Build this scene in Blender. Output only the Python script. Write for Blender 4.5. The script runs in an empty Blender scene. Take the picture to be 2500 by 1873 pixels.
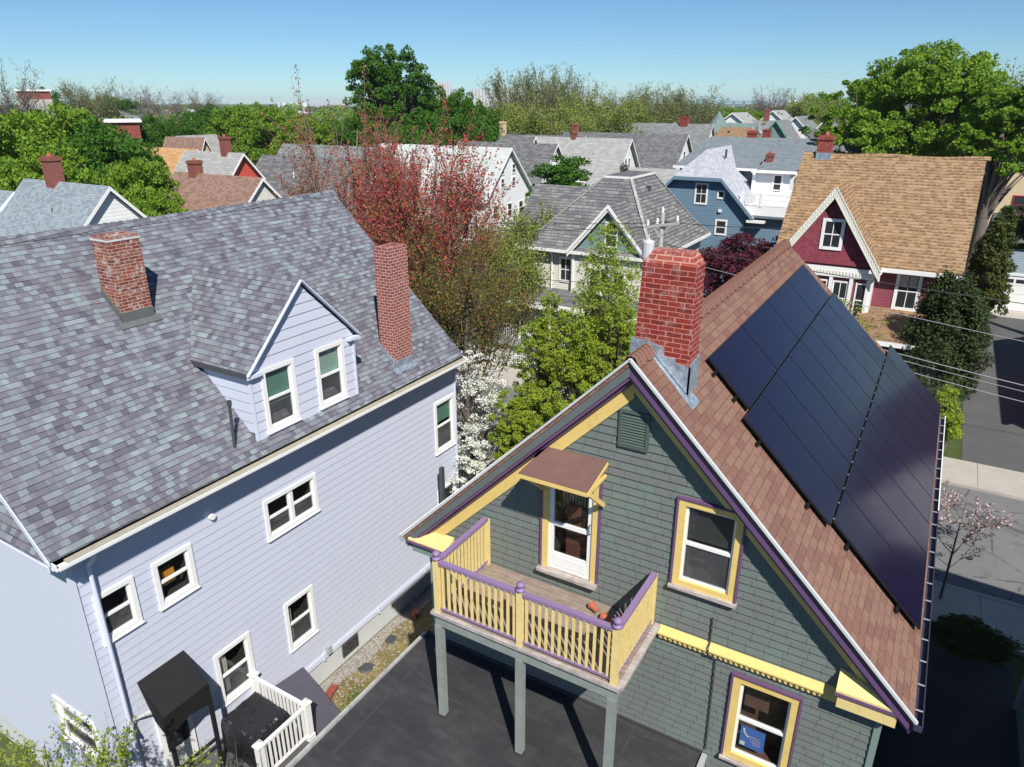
import bpy, math, random
import numpy as np
from mathutils import Vector
R = math.radians
rng = np.random.default_rng(7)
random.seed(7)
sc = bpy.context.scene
COL = sc.collection
CAM_H = 15.75
FPX = 1745.0; PITCH = R(21.475); YAW = R(30.7135)

# ------------------------------------------------------------------ helpers
ORG = {}
SPLIT = {'corner_board', 'gable', 'side_gable', 'pier', 'gutter_strap', 'panel_clamp', 'hip_cap', 'rake_board', 'rake_moulding', 'frieze_board', 'drip_edge', 'mounting_rail', 'fence_post', 'roof_trim', 'roof_edge', 'porch_post', 'canopy_rail', 'gutter_end', 'brace', 'fence_rail', 'door_trim', 'garage_panel'}
def at(px, py, dist, z=None):
    """a point of the place at a given horizontal distance (or on height z) in the direction measured in the photo (2212 px wide)"""
    px *= 1.1302; py *= 1.1302
    u = (px - 1250) / FPX; v = -(py - 936.5) / FPX
    fwd = math.cos(PITCH) + v * math.sin(PITCH); up = -math.sin(PITCH) + v * math.cos(PITCH)
    x = u * math.cos(YAW) - fwd * math.sin(YAW); y = u * math.sin(YAW) + fwd * math.cos(YAW)
    h = math.hypot(x, y)
    k = dist / h if z is None else (z - CAM_H) / up
    return Vector((x * k, y * k, CAM_H + up * k))

def tag(o, label=None, cat=None, group=None, kind=None):
    if label: o['label'] = label
    if cat: o['category'] = cat
    if group: o['group'] = group
    if kind: o['kind'] = kind
    return o

def empty(name, loc, label, cat, group=None):
    o = bpy.data.objects.new(name, None)
    COL.objects.link(o); o.location = loc
    ORG[o] = Vector(loc)
    return tag(o, label, cat, group)

class M:
    def __init__(s): s.v = []; s.f = []
    def poly(s, pts):
        n = len(s.v); s.v += [tuple(p) for p in pts]; s.f.append(tuple(range(n, n + len(pts)))); return s
    def box(s, x0, x1, y0, y1, z0, z1):
        if x0 > x1: x0, x1 = x1, x0
        if y0 > y1: y0, y1 = y1, y0
        if z0 > z1: z0, z1 = z1, z0
        n = len(s.v)
        s.v += [(x0,y0,z0),(x1,y0,z0),(x1,y1,z0),(x0,y1,z0),(x0,y0,z1),(x1,y0,z1),(x1,y1,z1),(x0,y1,z1)]
        s.f += [tuple(n+i for i in q) for q in ((0,3,2,1),(4,5,6,7),(0,1,5,4),(1,2,6,5),(2,3,7,6),(3,0,4,7))]
        return s
    def loft(s, a, b):
        """solid between two polygons with the same number of corners"""
        n = len(s.v); k = len(a); s.v += [tuple(p) for p in a] + [tuple(p) for p in b]
        s.f.append(tuple(range(n + k - 1, n - 1, -1))); s.f.append(tuple(range(n + k, n + 2 * k)))
        for i in range(k):
            j = (i + 1) % k; s.f.append((n + i, n + j, n + k + j, n + k + i))
        return s
    def slab(s, pts, t, d=(0,0,-1)):
        d = Vector(d); return s.loft([Vector(p) + d * t for p in pts], [Vector(p) for p in pts])
    def beam(s, p, q, w, h, up=(0,0,1)):
        p = Vector(p); q = Vector(q); d = (q - p).normalized(); up = Vector(up)
        if abs(d.dot(up)) > .99: up = Vector((0,1,0))
        r = d.cross(up).normalized() * w / 2; u = r.cross(d).normalized() * h / 2
        return s.loft([p-r-u, p+r-u, p+r+u, p-r+u], [q-r-u, q+r-u, q+r+u, q-r+u])
    def tube(s, pts, rad, n=8, cap=True):
        pts = [Vector(p) for p in pts]
        if not hasattr(rad, '__len__'): rad = [rad] * len(pts)
        rings = []
        for i, p in enumerate(pts):
            d = (pts[min(i+1, len(pts)-1)] - pts[max(i-1, 0)]).normalized()
            a = d.orthogonal() if i == 0 else (a - d * a.dot(d))
            a = a.normalized(); b = d.cross(a)
            st = len(s.v)
            s.v += [tuple(p + (a * math.cos(2*math.pi*k/n) + b * math.sin(2*math.pi*k/n)) * rad[i]) for k in range(n)]
            rings.append(st)
        for r0, r1 in zip(rings, rings[1:]):
            for k in range(n): s.f.append((r0+k, r0+(k+1)%n, r1+(k+1)%n, r1+k))
        if cap:
            s.f.append(tuple(rings[0]+k for k in range(n-1, -1, -1))); s.f.append(tuple(rings[-1]+k for k in range(n)))
        return s
    def lathe(s, c, prof, n=12):
        return s.tube([Vector(c) + Vector((0,0,z)) for r, z in prof], [max(r, .001) for r, z in prof], n)
    def pieces(s):
        par = list(range(len(s.v)))
        def find(i):
            while par[i] != i: par[i] = par[par[i]]; i = par[i]
            return i
        for f in s.f:
            a = find(f[0])
            for k in f[1:]: par[find(k)] = a
        gr = {}
        for f in s.f: gr.setdefault(find(f[0]), []).append(f)
        out = []
        for fs in gr.values():
            m = M(); ids = {}
            for f in fs:
                for k in f:
                    if k not in ids: ids[k] = len(m.v); m.v.append(s.v[k])
                m.f.append(tuple(ids[k] for k in f))
            out.append(m)
        return out
    def build(s, name, mat, parent=None, label=None, smooth=False, recalc=True, kind=None, cat=None, org=None):
        if name in SPLIT and parent is not None:
            for m in s.pieces(): o = m.build1(name, mat, parent, label, smooth, recalc, kind, cat, org)
            return o
        return s.build1(name, mat, parent, label, smooth, recalc, kind, cat, org)
    def build1(s, name, mat, parent=None, label=None, smooth=False, recalc=True, kind=None, cat=None, org=None):
        me = bpy.data.meshes.new(name)
        o0 = ORG[parent] if parent is not None else Vector(org or (0,0,0))
        v = np.array(s.v, dtype=np.float64)
        me.from_pydata([tuple(p) for p in (v - np.array(o0))], [], s.f)
        uvl = me.uv_layers.new(name='UVMap')
        me.polygons.foreach_get
        for p in me.polygons:
            nn = p.normal
            if abs(nn.z) > .999: t = Vector((1,0,0))
            else: t = Vector((-nn.y, nn.x, 0)).normalized()
            u = nn.cross(t)
            for li in p.loop_indices:
                w = Vector(v[me.loops[li].vertex_index])
                uvl.data[li].uv = (w.dot(t), w.dot(u))
        if isinstance(mat, (list, tuple)):
            for m_ in mat: me.materials.append(m_)
        else: me.materials.append(mat)
        if recalc:
            import bmesh
            b = bmesh.new(); b.from_mesh(me); bmesh.ops.recalc_face_normals(b, faces=b.faces); b.to_mesh(me); b.free()
        if smooth:
            me.polygons.foreach_set('use_smooth', [True] * len(me.polygons))
        o = bpy.data.objects.new(name, me); COL.objects.link(o)
        ORG[o] = o0
        if parent is not None: o.parent = parent
        elif org: o.location = org
        if label: o['label'] = label
        if kind: o['kind'] = kind
        if cat: o['category'] = cat
        return o

# ------------------------------------------------------------------ materials
class N:
    """tiny node builder"""
    def __init__(s, name):
        s.m = bpy.data.materials.new(name); s.m.use_nodes = True
        s.t = s.m.node_tree; s.b = s.t.nodes['Principled BSDF']; s.out = s.t.nodes['Material Output']
    def n(s, kind, **kw):
        nd = s.t.nodes.new(kind)
        for k, v in kw.items():
            if k.startswith('_'): setattr(nd, k[1:], v)
        return nd
    def l(s, a, b): s.t.links.new(a, b)
    def val(s, x, sock):
        if isinstance(x, (int, float)): sock.default_value = x
        elif isinstance(x, tuple): sock.default_value = x
        else: s.l(x, sock)
    def math(s, op, a, b=0.0, c=0.0, clamp=False):
        nd = s.n('ShaderNodeMath'); nd.operation = op; nd.use_clamp = clamp
        s.val(a, nd.inputs[0]); s.val(b, nd.inputs[1]); s.val(c, nd.inputs[2]); return nd.outputs[0]
    def mix(s, f, a, b, mode='MIX'):
        nd = s.n('ShaderNodeMix'); nd.data_type = 'RGBA'; nd.blend_type = mode
        s.val(f, nd.inputs[0]); s.val(a, nd.inputs[6]); s.val(b, nd.inputs[7]); return nd.outputs[2]
    def noise(s, scale, detail=4, vec=None, rough=.6, dim='3D'):
        nd = s.n('ShaderNodeTexNoise'); nd.inputs['Scale'].default_value = scale; nd.inputs['Detail'].default_value = detail
        nd.inputs['Roughness'].default_value = rough
        if vec is not None: s.l(vec, nd.inputs['Vector'])
        else: s.l(s.geo(), nd.inputs['Vector'])
        return nd.outputs['Fac']
    def geo(s):
        if not hasattr(s, '_g'): s._g = s.n('ShaderNodeNewGeometry')
        return s._g.outputs['Position']
    def uv(s):
        if not hasattr(s, '_u'):
            s._u = s.n('ShaderNodeUVMap'); s._s = s.n('ShaderNodeSeparateXYZ'); s.l(s._u.outputs[0], s._s.inputs[0])
        return s._s.outputs[0], s._s.outputs[1]
    def ramp(s, fac, stops, const=False):
        nd = s.n('ShaderNodeValToRGB'); cr = nd.color_ramp
        if const: cr.interpolation = 'CONSTANT'
        while len(cr.elements) < len(stops): cr.elements.new(.5)
        for e, (p, c) in zip(cr.elements, stops): e.position = p; e.color = c if len(c) == 4 else (*c, 1)
        s.val(fac, nd.inputs[0]); return nd.outputs[0]
    def bump(s, h, dist=.01, strength=1.0, normal=None):
        nd = s.n('ShaderNodeBump'); nd.inputs['Distance'].default_value = dist; nd.inputs['Strength'].default_value = strength
        s.val(h, nd.inputs['Height'])
        if normal is not None: s.l(normal, nd.inputs['Normal'])
        return nd.outputs[0]
    def fin(s, col, rough=.8, normal=None, spec=.3, metal=0):
        s.val(col if not isinstance(col, tuple) or len(col) == 4 else (*col, 1), s.b.inputs['Base Color'])
        s.val(rough, s.b.inputs['Roughness']); s.b.inputs['Specular IOR Level'].default_value = spec
        s.val(metal, s.b.inputs['Metallic'])
        if normal is not None: s.l(normal, s.b.inputs['Normal'])
        return s.m
def c4(c): return (*c, 1)
def mulc(c, k): return tuple(min(1, x * k) for x in c)

def paint(name, col, var=.10, rough=.55, scale=1.5, spec=.3, dirt=.0, bumpd=.0):
    n = N(name); f = n.noise(scale, 5); f2 = n.noise(scale * 9, 3)
    f = n.math('ADD', n.math('MULTIPLY', f, .7), n.math('MULTIPLY', f2, .3))
    c = n.mix(f, c4(mulc(col, 1 - var * 2)), c4(mulc(col, 1 + var * 1.6)))
    if dirt:
        d = n.noise(6, 8, rough=.75)
        c = n.mix(n.math('MULTIPLY', n.ramp(d, [(.5, (0,0,0)), (.7, (1,1,1))]), dirt), c, (.16, .14, .12, 1))
    nm = n.bump(n.noise(40, 3), bumpd) if bumpd else None
    return n.fin(c, rough, nm, spec)

def tiles(n, w, h, jit=0.0, bond=.5):
    u, v = n.uv()
    vr = n.math('DIVIDE', v, h); row = n.math('FLOOR', vr)
    wn0 = n.n('ShaderNodeTexWhiteNoise'); wn0.noise_dimensions = '1D'; n.l(row, wn0.inputs['W'])
    us = n.math('ADD', n.math('DIVIDE', u, w), n.math('MULTIPLY', row, bond))
    if jit: us = n.math('ADD', us, n.math('MULTIPLY', wn0.outputs['Value'], jit))
    col = n.math('FLOOR', us)
    cb = n.n('ShaderNodeCombineXYZ'); n.l(col, cb.inputs[0]); n.l(row, cb.inputs[1])
    wn = n.n('ShaderNodeTexWhiteNoise'); wn.noise_dimensions = '2D'; n.l(cb.outputs[0], wn.inputs['Vector'])
    fu = n.math('FRACT', us); fv = n.math('FRACT', vr)
    return wn.outputs['Value'], fu, fv, wn.outputs['Color']

def shingle(name, cols, w=.3, h=.16, jit=1.0, gap=.03, bumpd=.02, grain=.12, patch=.15, tabh=.5, rough=.9, edge=.38, layers=1, soft=0.0, dash=0.0):
    n = N(name); gap = max(gap, .0001)
    if soft:
        u0, v0 = n.uv(); wv = n.math('MULTIPLY', n.math('SUBTRACT', n.noise(1.7, 3), .5), soft)
        cbx = n.n('ShaderNodeCombineXYZ'); n.l(n.math('ADD', u0, n.math('MULTIPLY', n.math('SUBTRACT', n.noise(7, 3), .5), soft * 2)), cbx.inputs[0]); n.l(n.math('ADD', v0, wv), cbx.inputs[1])
        n._s2 = n.n('ShaderNodeSeparateXYZ'); n.l(cbx.outputs[0], n._s2.inputs[0]); n._s = n._s2
    r, fu, fv, rc = tiles(n, w, h, jit)
    k = len(cols)
    c = n.ramp(r, [(i / k, cc) for i, cc in enumerate(cols)], const=True)
    if layers > 1:
        r2 = tiles(n, w * 1.5, h, jit, .37)[0]; c = n.mix(.30, c, n.ramp(r2, [(i / k, cc) for i, cc in enumerate(cols[::-1])], const=True)); r = n.math('ADD', n.math('MULTIPLY', r, .6), n.math('MULTIPLY', r2, .4))
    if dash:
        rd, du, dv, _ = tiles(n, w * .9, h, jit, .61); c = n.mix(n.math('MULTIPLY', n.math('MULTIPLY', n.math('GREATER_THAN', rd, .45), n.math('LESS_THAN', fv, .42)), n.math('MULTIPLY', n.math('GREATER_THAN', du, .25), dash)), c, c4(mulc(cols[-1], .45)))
    big = n.noise(.9, 4)
    c = n.mix(n.math('MULTIPLY', big, patch * 2), c, c4(mulc(cols[0], .72)))
    g = n.noise(60, 2)
    c = n.mix(grain, c, n.ramp(g, [(.35, (0,0,0)), (.7, (1,1,1))]), 'OVERLAY')
    gp = n.math('LESS_THAN', fu, gap)
    c = n.mix(n.math('MULTIPLY', gp, .75), c, c4(mulc(cols[0], .3)))
    hgt = n.math('SUBTRACT', n.math('ADD', n.math('SUBTRACT', 1, fv), n.math('MULTIPLY', r, tabh)), n.math('MULTIPLY', gp, 1.0))
    # butt edge: the shade under the course above is painted into the colour
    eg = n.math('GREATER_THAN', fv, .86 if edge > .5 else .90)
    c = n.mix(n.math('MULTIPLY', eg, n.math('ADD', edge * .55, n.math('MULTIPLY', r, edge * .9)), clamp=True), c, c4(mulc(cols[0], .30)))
    return n.fin(c, rough, n.bump(hgt, bumpd), .25)

def siding(name, col, h=.13, bumpd=.03, w=None, var=.08, line=.35, rough=.6):
    n = N(name); r, fu, fv, rc = tiles(n, w or 3.0, h, 1.0)
    f = n.noise(1.3, 5)
    c = n.mix(f, c4(mulc(col, 1 - var * 2)), c4(mulc(col, 1 + var)))
    c = n.mix(n.math('MULTIPLY', r, .12), c, c4(mulc(col, .7)))
    e = n.math('LESS_THAN', fv, .09)
    c = n.mix(n.math('MULTIPLY', e, line), c, c4(mulc(col, .25)))  # lap shadow of each clapboard, painted into the colour as a dark line
    if w:
        gp = n.math('LESS_THAN', fu, .04); c = n.mix(n.math('MULTIPLY', gp, .6), c, c4(mulc(col, .3)))
    hg = n.math('SUBTRACT', 1, fv)
    return n.fin(c, rough, n.bump(hg, bumpd), .3)

def lapped(name, col, h, w=None, var=.06, tint=None, jointw=.012, rough=.6, tam=.25):
    """paint on clapboards or shingles whose laps are real geometry; only butt joints and colour differ"""
    n = N(name); r, fu, fv, rc = tiles(n, w or 3.2, h, 1.0)
    f = n.noise(.8, 5); f2 = n.noise(14, 4)
    c = n.mix(f, c4(mulc(col, 1 - var * 2)), c4(mulc(col, 1 + var)))
    c = n.mix(n.math('MULTIPLY', f2, .16), c, c4(mulc(col, .8)))
    c = n.mix(n.math('MULTIPLY', r, tam), c, c4(tint or mulc(col, .82)))
    gp = n.math('LESS_THAN', fu, jointw)
    c = n.mix(n.math('MULTIPLY', gp, .7), c, c4(mulc(col, .22)))
    return n.fin(c, rough, n.bump(n.math('SUBTRACT', f2, gp), .004), .3)

def brick(name, cols, mortar, w=.21, h=.068, mw=.012, bumpd=.012, white=0.0, dark=0.0, chalk=(.62,.56,.5)):
    n = N(name); u, v = n.uv()
    vr = n.math('DIVIDE', v, h); row = n.math('FLOOR', vr)
    us = n.math('ADD', n.math('DIVIDE', u, w), n.math('MULTIPLY', n.math('MODULO', row, 2), .5))
    wob = n.math('MULTIPLY', n.math('SUBTRACT', n.noise(9, 2), .5), .12)
    fu = n.math('FRACT', n.math('ADD', us, wob)); fv = n.math('FRACT', n.math('ADD', vr, wob))
    cb = n.n('ShaderNodeCombineXYZ'); n.l(n.math('FLOOR', us), cb.inputs[0]); n.l(row, cb.inputs[1])
    wn = n.n('ShaderNodeTexWhiteNoise'); wn.noise_dimensions = '2D'; n.l(cb.outputs[0], wn.inputs['Vector'])
    k = len(cols); c = n.ramp(wn.outputs['Value'], [(i / k, cc) for i, cc in enumerate(cols)], const=True)
    c = n.mix(n.math('MULTIPLY', n.noise(50, 4), .35), c, c4(mulc(cols[0], .5)))
    m = n.math('MAXIMUM', n.math('LESS_THAN', fu, mw / w * 1.0), n.math('LESS_THAN', fv, mw / h))
    c = n.mix(m, c, c4(mortar))
    if white:
        d = n.noise(7, 8, rough=.75); c = n.mix(n.math('MULTIPLY', n.ramp(d, [(.52, (0,0,0)), (.62, (1,1,1))]), white), c, c4(chalk))
    if dark:
        d = n.noise(5.3, 8, vec=None, rough=.7); c = n.mix(n.math('MULTIPLY', n.ramp(d, [(.3, (1,1,1)), (.42, (0,0,0))]), dark), c, (.05,.045,.04,1))
    return n.fin(c, .85, n.bump(n.math('SUBTRACT', n.noise(60, 3), n.math('MULTIPLY', m, 2)), bumpd), .25)

def glassmat(name='window_glass'):
    n = N(name); t = n.t; t.nodes.remove(n.b)
    g_ = n.n('ShaderNodeNewGeometry'); dt = n.n('ShaderNodeVectorMath'); dt.operation = 'DOT_PRODUCT'; n.l(g_.outputs['Incoming'], dt.inputs[0]); n.l(g_.outputs['Normal'], dt.inputs[1])
    fr = n.math('POWER', n.math('SUBTRACT', 1, n.math('ABSOLUTE', dt.outputs['Value']), clamp=True), 4)
    tr = n.n('ShaderNodeBsdfTransparent'); tr.inputs[0].default_value = (.78,.82,.8,1)
    gl = n.n('ShaderNodeBsdfGlossy'); gl.inputs['Roughness'].default_value = .02
    nb = n.bump(n.noise(2.5, 2), .01); n.l(nb, gl.inputs['Normal'])
    mx = n.n('ShaderNodeMixShader')
    n.l(n.math('ADD', n.math('MULTIPLY', fr, .9), .07, clamp=True), mx.inputs[0]); n.l(tr.outputs[0], mx.inputs[1]); n.l(gl.outputs[0], mx.inputs[2])
    n.l(mx.outputs[0], n.out.inputs[0]); return n.m

def leafmat(name, a, b, c2=None, trans=.35, rough=.6, c3=None):
    n = N(name)
    g = n.n('ShaderNodeNewGeometry'); r = g.outputs['Random Per Island']
    big = n.noise(.55, 3)
    stops = [(0, a), (.55, b)]
    if c2: stops.append((.8, c2))
    if c3: stops.append((.93, c3))
    f = n.math('ADD', n.math('MULTIPLY', r, .6), n.math('MULTIPLY', big, .45))
    if c2: f = r if c3 is not None else f
    c = n.ramp(f, stops)
    n.fin(c, rough, None, .25)
    tl = n.n('ShaderNodeBsdfTranslucent'); n.l(n.mix(.3, c, c4(mulc(b, 1.8))), tl.inputs[0])
    mx = n.n('ShaderNodeMixShader'); mx.inputs[0].default_value = trans
    n.l(n.b.outputs[0], mx.inputs[1]); n.l(tl.outputs[0], mx.inputs[2]); n.l(mx.outputs[0], n.out.inputs[0])
    return n.m

mt = {}
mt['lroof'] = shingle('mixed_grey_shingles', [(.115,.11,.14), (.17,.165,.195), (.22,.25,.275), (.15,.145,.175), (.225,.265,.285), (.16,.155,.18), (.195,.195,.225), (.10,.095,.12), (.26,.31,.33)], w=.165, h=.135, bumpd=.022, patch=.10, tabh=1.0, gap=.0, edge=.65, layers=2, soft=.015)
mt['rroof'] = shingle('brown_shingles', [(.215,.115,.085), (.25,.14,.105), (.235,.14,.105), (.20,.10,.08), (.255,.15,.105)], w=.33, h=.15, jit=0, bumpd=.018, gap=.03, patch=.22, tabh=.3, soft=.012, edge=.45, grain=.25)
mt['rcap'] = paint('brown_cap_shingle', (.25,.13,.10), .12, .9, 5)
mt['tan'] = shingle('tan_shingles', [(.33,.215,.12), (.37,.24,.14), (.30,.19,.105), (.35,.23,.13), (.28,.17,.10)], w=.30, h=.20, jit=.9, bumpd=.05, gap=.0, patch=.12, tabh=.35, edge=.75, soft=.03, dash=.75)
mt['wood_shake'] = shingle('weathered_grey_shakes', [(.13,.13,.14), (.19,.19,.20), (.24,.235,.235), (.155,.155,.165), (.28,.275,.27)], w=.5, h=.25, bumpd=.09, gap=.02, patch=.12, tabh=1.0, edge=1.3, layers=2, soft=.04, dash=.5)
mt['slate'] = shingle('slate_grey_roof', [(.20,.23,.255), (.235,.265,.29), (.175,.205,.225), (.215,.245,.27)], w=.4, h=.25, bumpd=.02, gap=.02, patch=.3)
mt['bluegrey'] = shingle('blue_grey_shingles', [(.24,.285,.315), (.275,.32,.35), (.205,.245,.275), (.30,.345,.375)], w=.26, h=.16, bumpd=.02, gap=.02, patch=.15)
mt['paleroof'] = shingle('pale_lilac_shingles', [(.42,.43,.48), (.50,.51,.56), (.38,.40,.44), (.47,.49,.53)], w=.3, h=.18, bumpd=.02, gap=.02)
mt['whiteroof'] = shingle('pale_grey_roofing', [(.52,.55,.53), (.56,.59,.57), (.49,.52,.5)], w=1., h=.3, bumpd=.01, gap=.01)
mt['lightgrey'] = shingle('light_grey_roof', [(.36,.36,.35), (.42,.42,.41), (.33,.33,.32)], w=.5, h=.25, bumpd=.02, gap=.01, patch=.3)
mt['darkroof'] = shingle('dark_grey_roof', [(.14,.14,.145), (.18,.18,.185), (.12,.12,.125), (.20,.20,.20)], w=.5, h=.25, bumpd=.02, gap=.01, patch=.2)
mt['midroof'] = shingle('mid_grey_roof', [(.20,.21,.21), (.25,.26,.26), (.18,.19,.19)], w=.5, h=.25, bumpd=.02, gap=.01)
mt['brownroof'] = shingle('faded_brown_roof', [(.25,.155,.12), (.30,.19,.145), (.22,.135,.105), (.31,.20,.155)], w=.3, h=.16, bumpd=.02, gap=.02)
mt['orangeroof'] = shingle('ochre_roof', [(.50,.29,.13), (.55,.33,.16), (.46,.26,.12)], w=.6, h=.3, bumpd=.02, gap=.02)
mt['greenroof'] = shingle('greenish_slate', [(.17,.24,.22), (.2,.28,.26), (.15,.21,.2)], w=.4, h=.25, bumpd=.02, gap=.02)
LAV = (.57,.60,.705)
mt['lav'] = lapped('lavender_clapboard', LAV, .22, 9.0, .025, (.54,.60,.72), jointw=.0003, tam=.25)
mt['lavplain'] = paint('lavender_panel', LAV, .03, .6)
mt['lavtrim'] = paint('lavender_trim', (.60,.64,.76), .02, .5)
mt['green'] = lapped('grey_green_shingle', (.158,.195,.175), .15, .30, .10, (.15,.15,.15), jointw=.025, tam=.75)
mt['greentrim'] = paint('grey_green_paint', (.20,.26,.24), .08, .6, dirt=.15)
mt['louver'] = paint('dark_green_louver', (.08,.11,.095), .06, .6)
mt['yellow'] = paint('yellow_paint', (.74,.54,.185), .07, .55, dirt=.25)
mt['yellow_pale'] = paint('pale_yellow_paint', (.76,.60,.25), .08, .6, dirt=.38)
mt['mauve'] = paint('mauve_rail_paint', (.26,.175,.32), .10, .5, dirt=.15)
mt['postgrey'] = paint('weathered_post', (.25,.28,.26), .18, .8, 4, dirt=.5)
mt['purple'] = paint('purple_paint', (.155,.08,.175), .10, .5, dirt=.1)
mt['purple_dk'] = paint('dark_purple_paint', (.13,.07,.16), .08, .5)
mt['white'] = paint('white_paint', (.80,.80,.79), .03, .4, dirt=.03)
mt['cream'] = paint('cream_paint', (.72,.70,.60), .04, .5)
mt['gutter'] = paint('gutter_grit', (.40,.37,.29), .25, .9, 12, dirt=.5)
mt['metal'] = N('lead_flashing')
def _lead():
    n = mt['metal']; f = n.noise(9, 6, rough=.7); c = n.ramp(f, [(.3, (.22,.27,.33)), (.55, (.42,.50,.58)), (.75, (.72,.76,.80))])
    return n.fin(c, .42, n.bump(n.noise(11, 5), .02), .5, .55)
mt['metal'] = _lead()
mt['darkmetal'] = paint('dark_metal', (.06,.065,.07), .1, .5, spec=.5)
mt['greymetal'] = paint('galvanised_metal', (.38,.40,.42), .1, .45, spec=.5)
mt['dirtyflash'] = paint('old_flashing', (.12,.13,.13), .25, .6, 6, dirt=.2)
mt['brick_old'] = brick('old_weathered_brick', [(.25,.055,.04), (.32,.08,.05), (.19,.045,.04), (.28,.09,.06), (.35,.12,.07)], (.50,.40,.34), w=.24, h=.076, mw=.014, white=.75, dark=.7)
mt['brick_tall'] = brick('pale_jointed_brick', [(.29,.075,.06), (.34,.10,.075), (.25,.07,.06), (.31,.09,.07)], (.56,.36,.32), w=.21, h=.088, mw=.024, white=.25, chalk=(.6,.42,.38))
mt['brick_red'] = brick('painted_red_brick', [(.26,.032,.026), (.31,.04,.032), (.21,.03,.026), (.28,.04,.034)], (.66,.26,.20), w=.27, h=.084, mw=.013, white=.22, dark=.25)
mt['brick_cap'] = brick('mortar_washed_brick', [(.34,.06,.045), (.40,.09,.06), (.30,.05,.04)], (.60,.32,.26), w=.27, h=.084, mw=.02, white=.75, dark=.55, chalk=(.55,.36,.30))
mt['brick_far'] = brick('distant_brick', [(.30,.09,.07), (.26,.08,.06)], (.4,.25,.2), w=.22, h=.08)
mt['brick_wall'] = brick('dull_red_brick', [(.28,.07,.055), (.33,.09,.07)], (.35,.15,.12), w=.3, h=.1)
def membrane():
    n = N('black_roof_membrane'); f = n.noise(.7, 6, rough=.65); f2 = n.noise(18, 4)
    st = n.n('ShaderNodeMapping'); st.inputs['Scale'].default_value = (1.2, 4, 1); st.inputs['Rotation'].default_value = (0, 0, .25); n.l(n.geo(), st.inputs[0]); f3 = n.noise(1.0, 6, vec=st.outputs[0], rough=.7)
    c = n.ramp(n.math('ADD', n.math('MULTIPLY', f, .55), n.math('MULTIPLY', f3, .45)), [(.30, (.022,.023,.027)), (.5, (.038,.038,.042)), (.62, (.058,.058,.06)), (.75, (.10,.10,.10))])
    sp = n.noise(30, 2); c = n.mix(n.math('MULTIPLY', n.ramp(sp, [(.70, (0,0,0)), (.74, (1,1,1))]), .5), c, (.3,.3,.3,1))
    return n.fin(c, .62, n.bump(n.math('ADD', f, n.math('MULTIPLY', f2, .15)), .03), .4)
mt['membrane'] = membrane()
mt['seam'] = paint('membrane_seam', (.05,.05,.053), .2, .7, 4)
def oldwood(name, a, b):
    n = N(name); u, v = n.uv()
    cb = n.n('ShaderNodeCombineXYZ'); n.l(n.math('MULTIPLY', u, 2.0), cb.inputs[0]); n.l(n.math('MULTIPLY', v, 30), cb.inputs[1])
    f = n.noise(1.0, 6, vec=cb.outputs[0]); f2 = n.noise(5, 6, rough=.7)
    c = n.ramp(n.math('ADD', n.math('MULTIPLY', f, .6), n.math('MULTIPLY', f2, .4)), [(.32, a), (.62, b)])
    return n.fin(c, .85, n.bump(f, .006), .2)
mt['deckwood'] = oldwood('weathered_deck_boards', (.16,.12,.095), (.36,.29,.24))
mt['edgewood'] = oldwood('peeling_deck_edge', (.16,.13,.12), (.55,.50,.48))
mt['glass'] = glassmat()
def screenmat():
    n = N('window_screen'); n.t.nodes.remove(n.b)
    tr = n.n('ShaderNodeBsdfTransparent'); df = n.n('ShaderNodeBsdfDiffuse'); n.l(n.mix(n.noise(2.2, 4), (.05,.052,.055,1), (.17,.175,.18,1)), df.inputs[0])
    gl = n.n('ShaderNodeBsdfGlossy'); gl.inputs['Roughness'].default_value = .05
    mx = n.n('ShaderNodeMixShader'); mx.inputs[0].default_value = .5; n.l(tr.outputs[0], mx.inputs[1]); n.l(df.outputs[0], mx.inputs[2])
    m2 = n.n('ShaderNodeMixShader'); m2.inputs[0].default_value = .06; n.l(mx.outputs[0], m2.inputs[1]); n.l(gl.outputs[0], m2.inputs[2]); n.l(m2.outputs[0], n.out.inputs[0]); return n.m
mt['screen'] = screenmat()
mt['dark'] = paint('dark_room', (.05,.048,.046), .2, .9)
mt['brownroom'] = paint('brown_curtain', (.16,.08,.07), .35, .9, 8)
mt['pane'] = (lambda n: n.fin(n.mix(n.noise(1.2, 3), (.012,.014,.016,1), (.05,.055,.06,1)), .06, n.bump(n.noise(1.5, 2), .01), .6))(N('dark_window_pane'))
mt['shade'] = paint('green_roller_shade', (.14,.29,.23), .04, .8)
mt['shade_lt'] = paint('pale_green_shade', (.36,.49,.44), .04, .8)
mt['curtain'] = paint('pale_curtain', (.42,.41,.37), .2, .9, 12)
mt['blind'] = paint('dark_blind', (.06,.06,.06), .3, .8, 30)
def panelmat():
    n = N('solar_glass'); u, v = n.uv()
    f = n.noise(.35, 4); c = n.mix(f, (.010,.008,.034,1), (.010,.008,.020,1))
    sp = n.noise(40, 2); c = n.mix(n.math('MULTIPLY', n.ramp(sp, [(.76, (0,0,0)), (.80, (1,1,1))]), .25), c, (.15,.22,.4,1))
    n.fin(c, n.math('ADD', n.math('MULTIPLY', n.noise(.6, 3), .22), .05), None, .14)
    return n.m
mt['panel'] = panelmat()
mt['panelframe'] = paint('black_panel_frame', (.012,.012,.014), .1, .4, spec=.5)
mt['bark'] = paint('grey_brown_bark', (.16,.13,.11), .3, .95, 3)
mt['bark_lt'] = paint('pale_bark', (.17,.15,.125), .25, .95, 4)
mt['bark_red'] = paint('reddish_twigs', (.30,.22,.20), .25, .95, 4)
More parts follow.
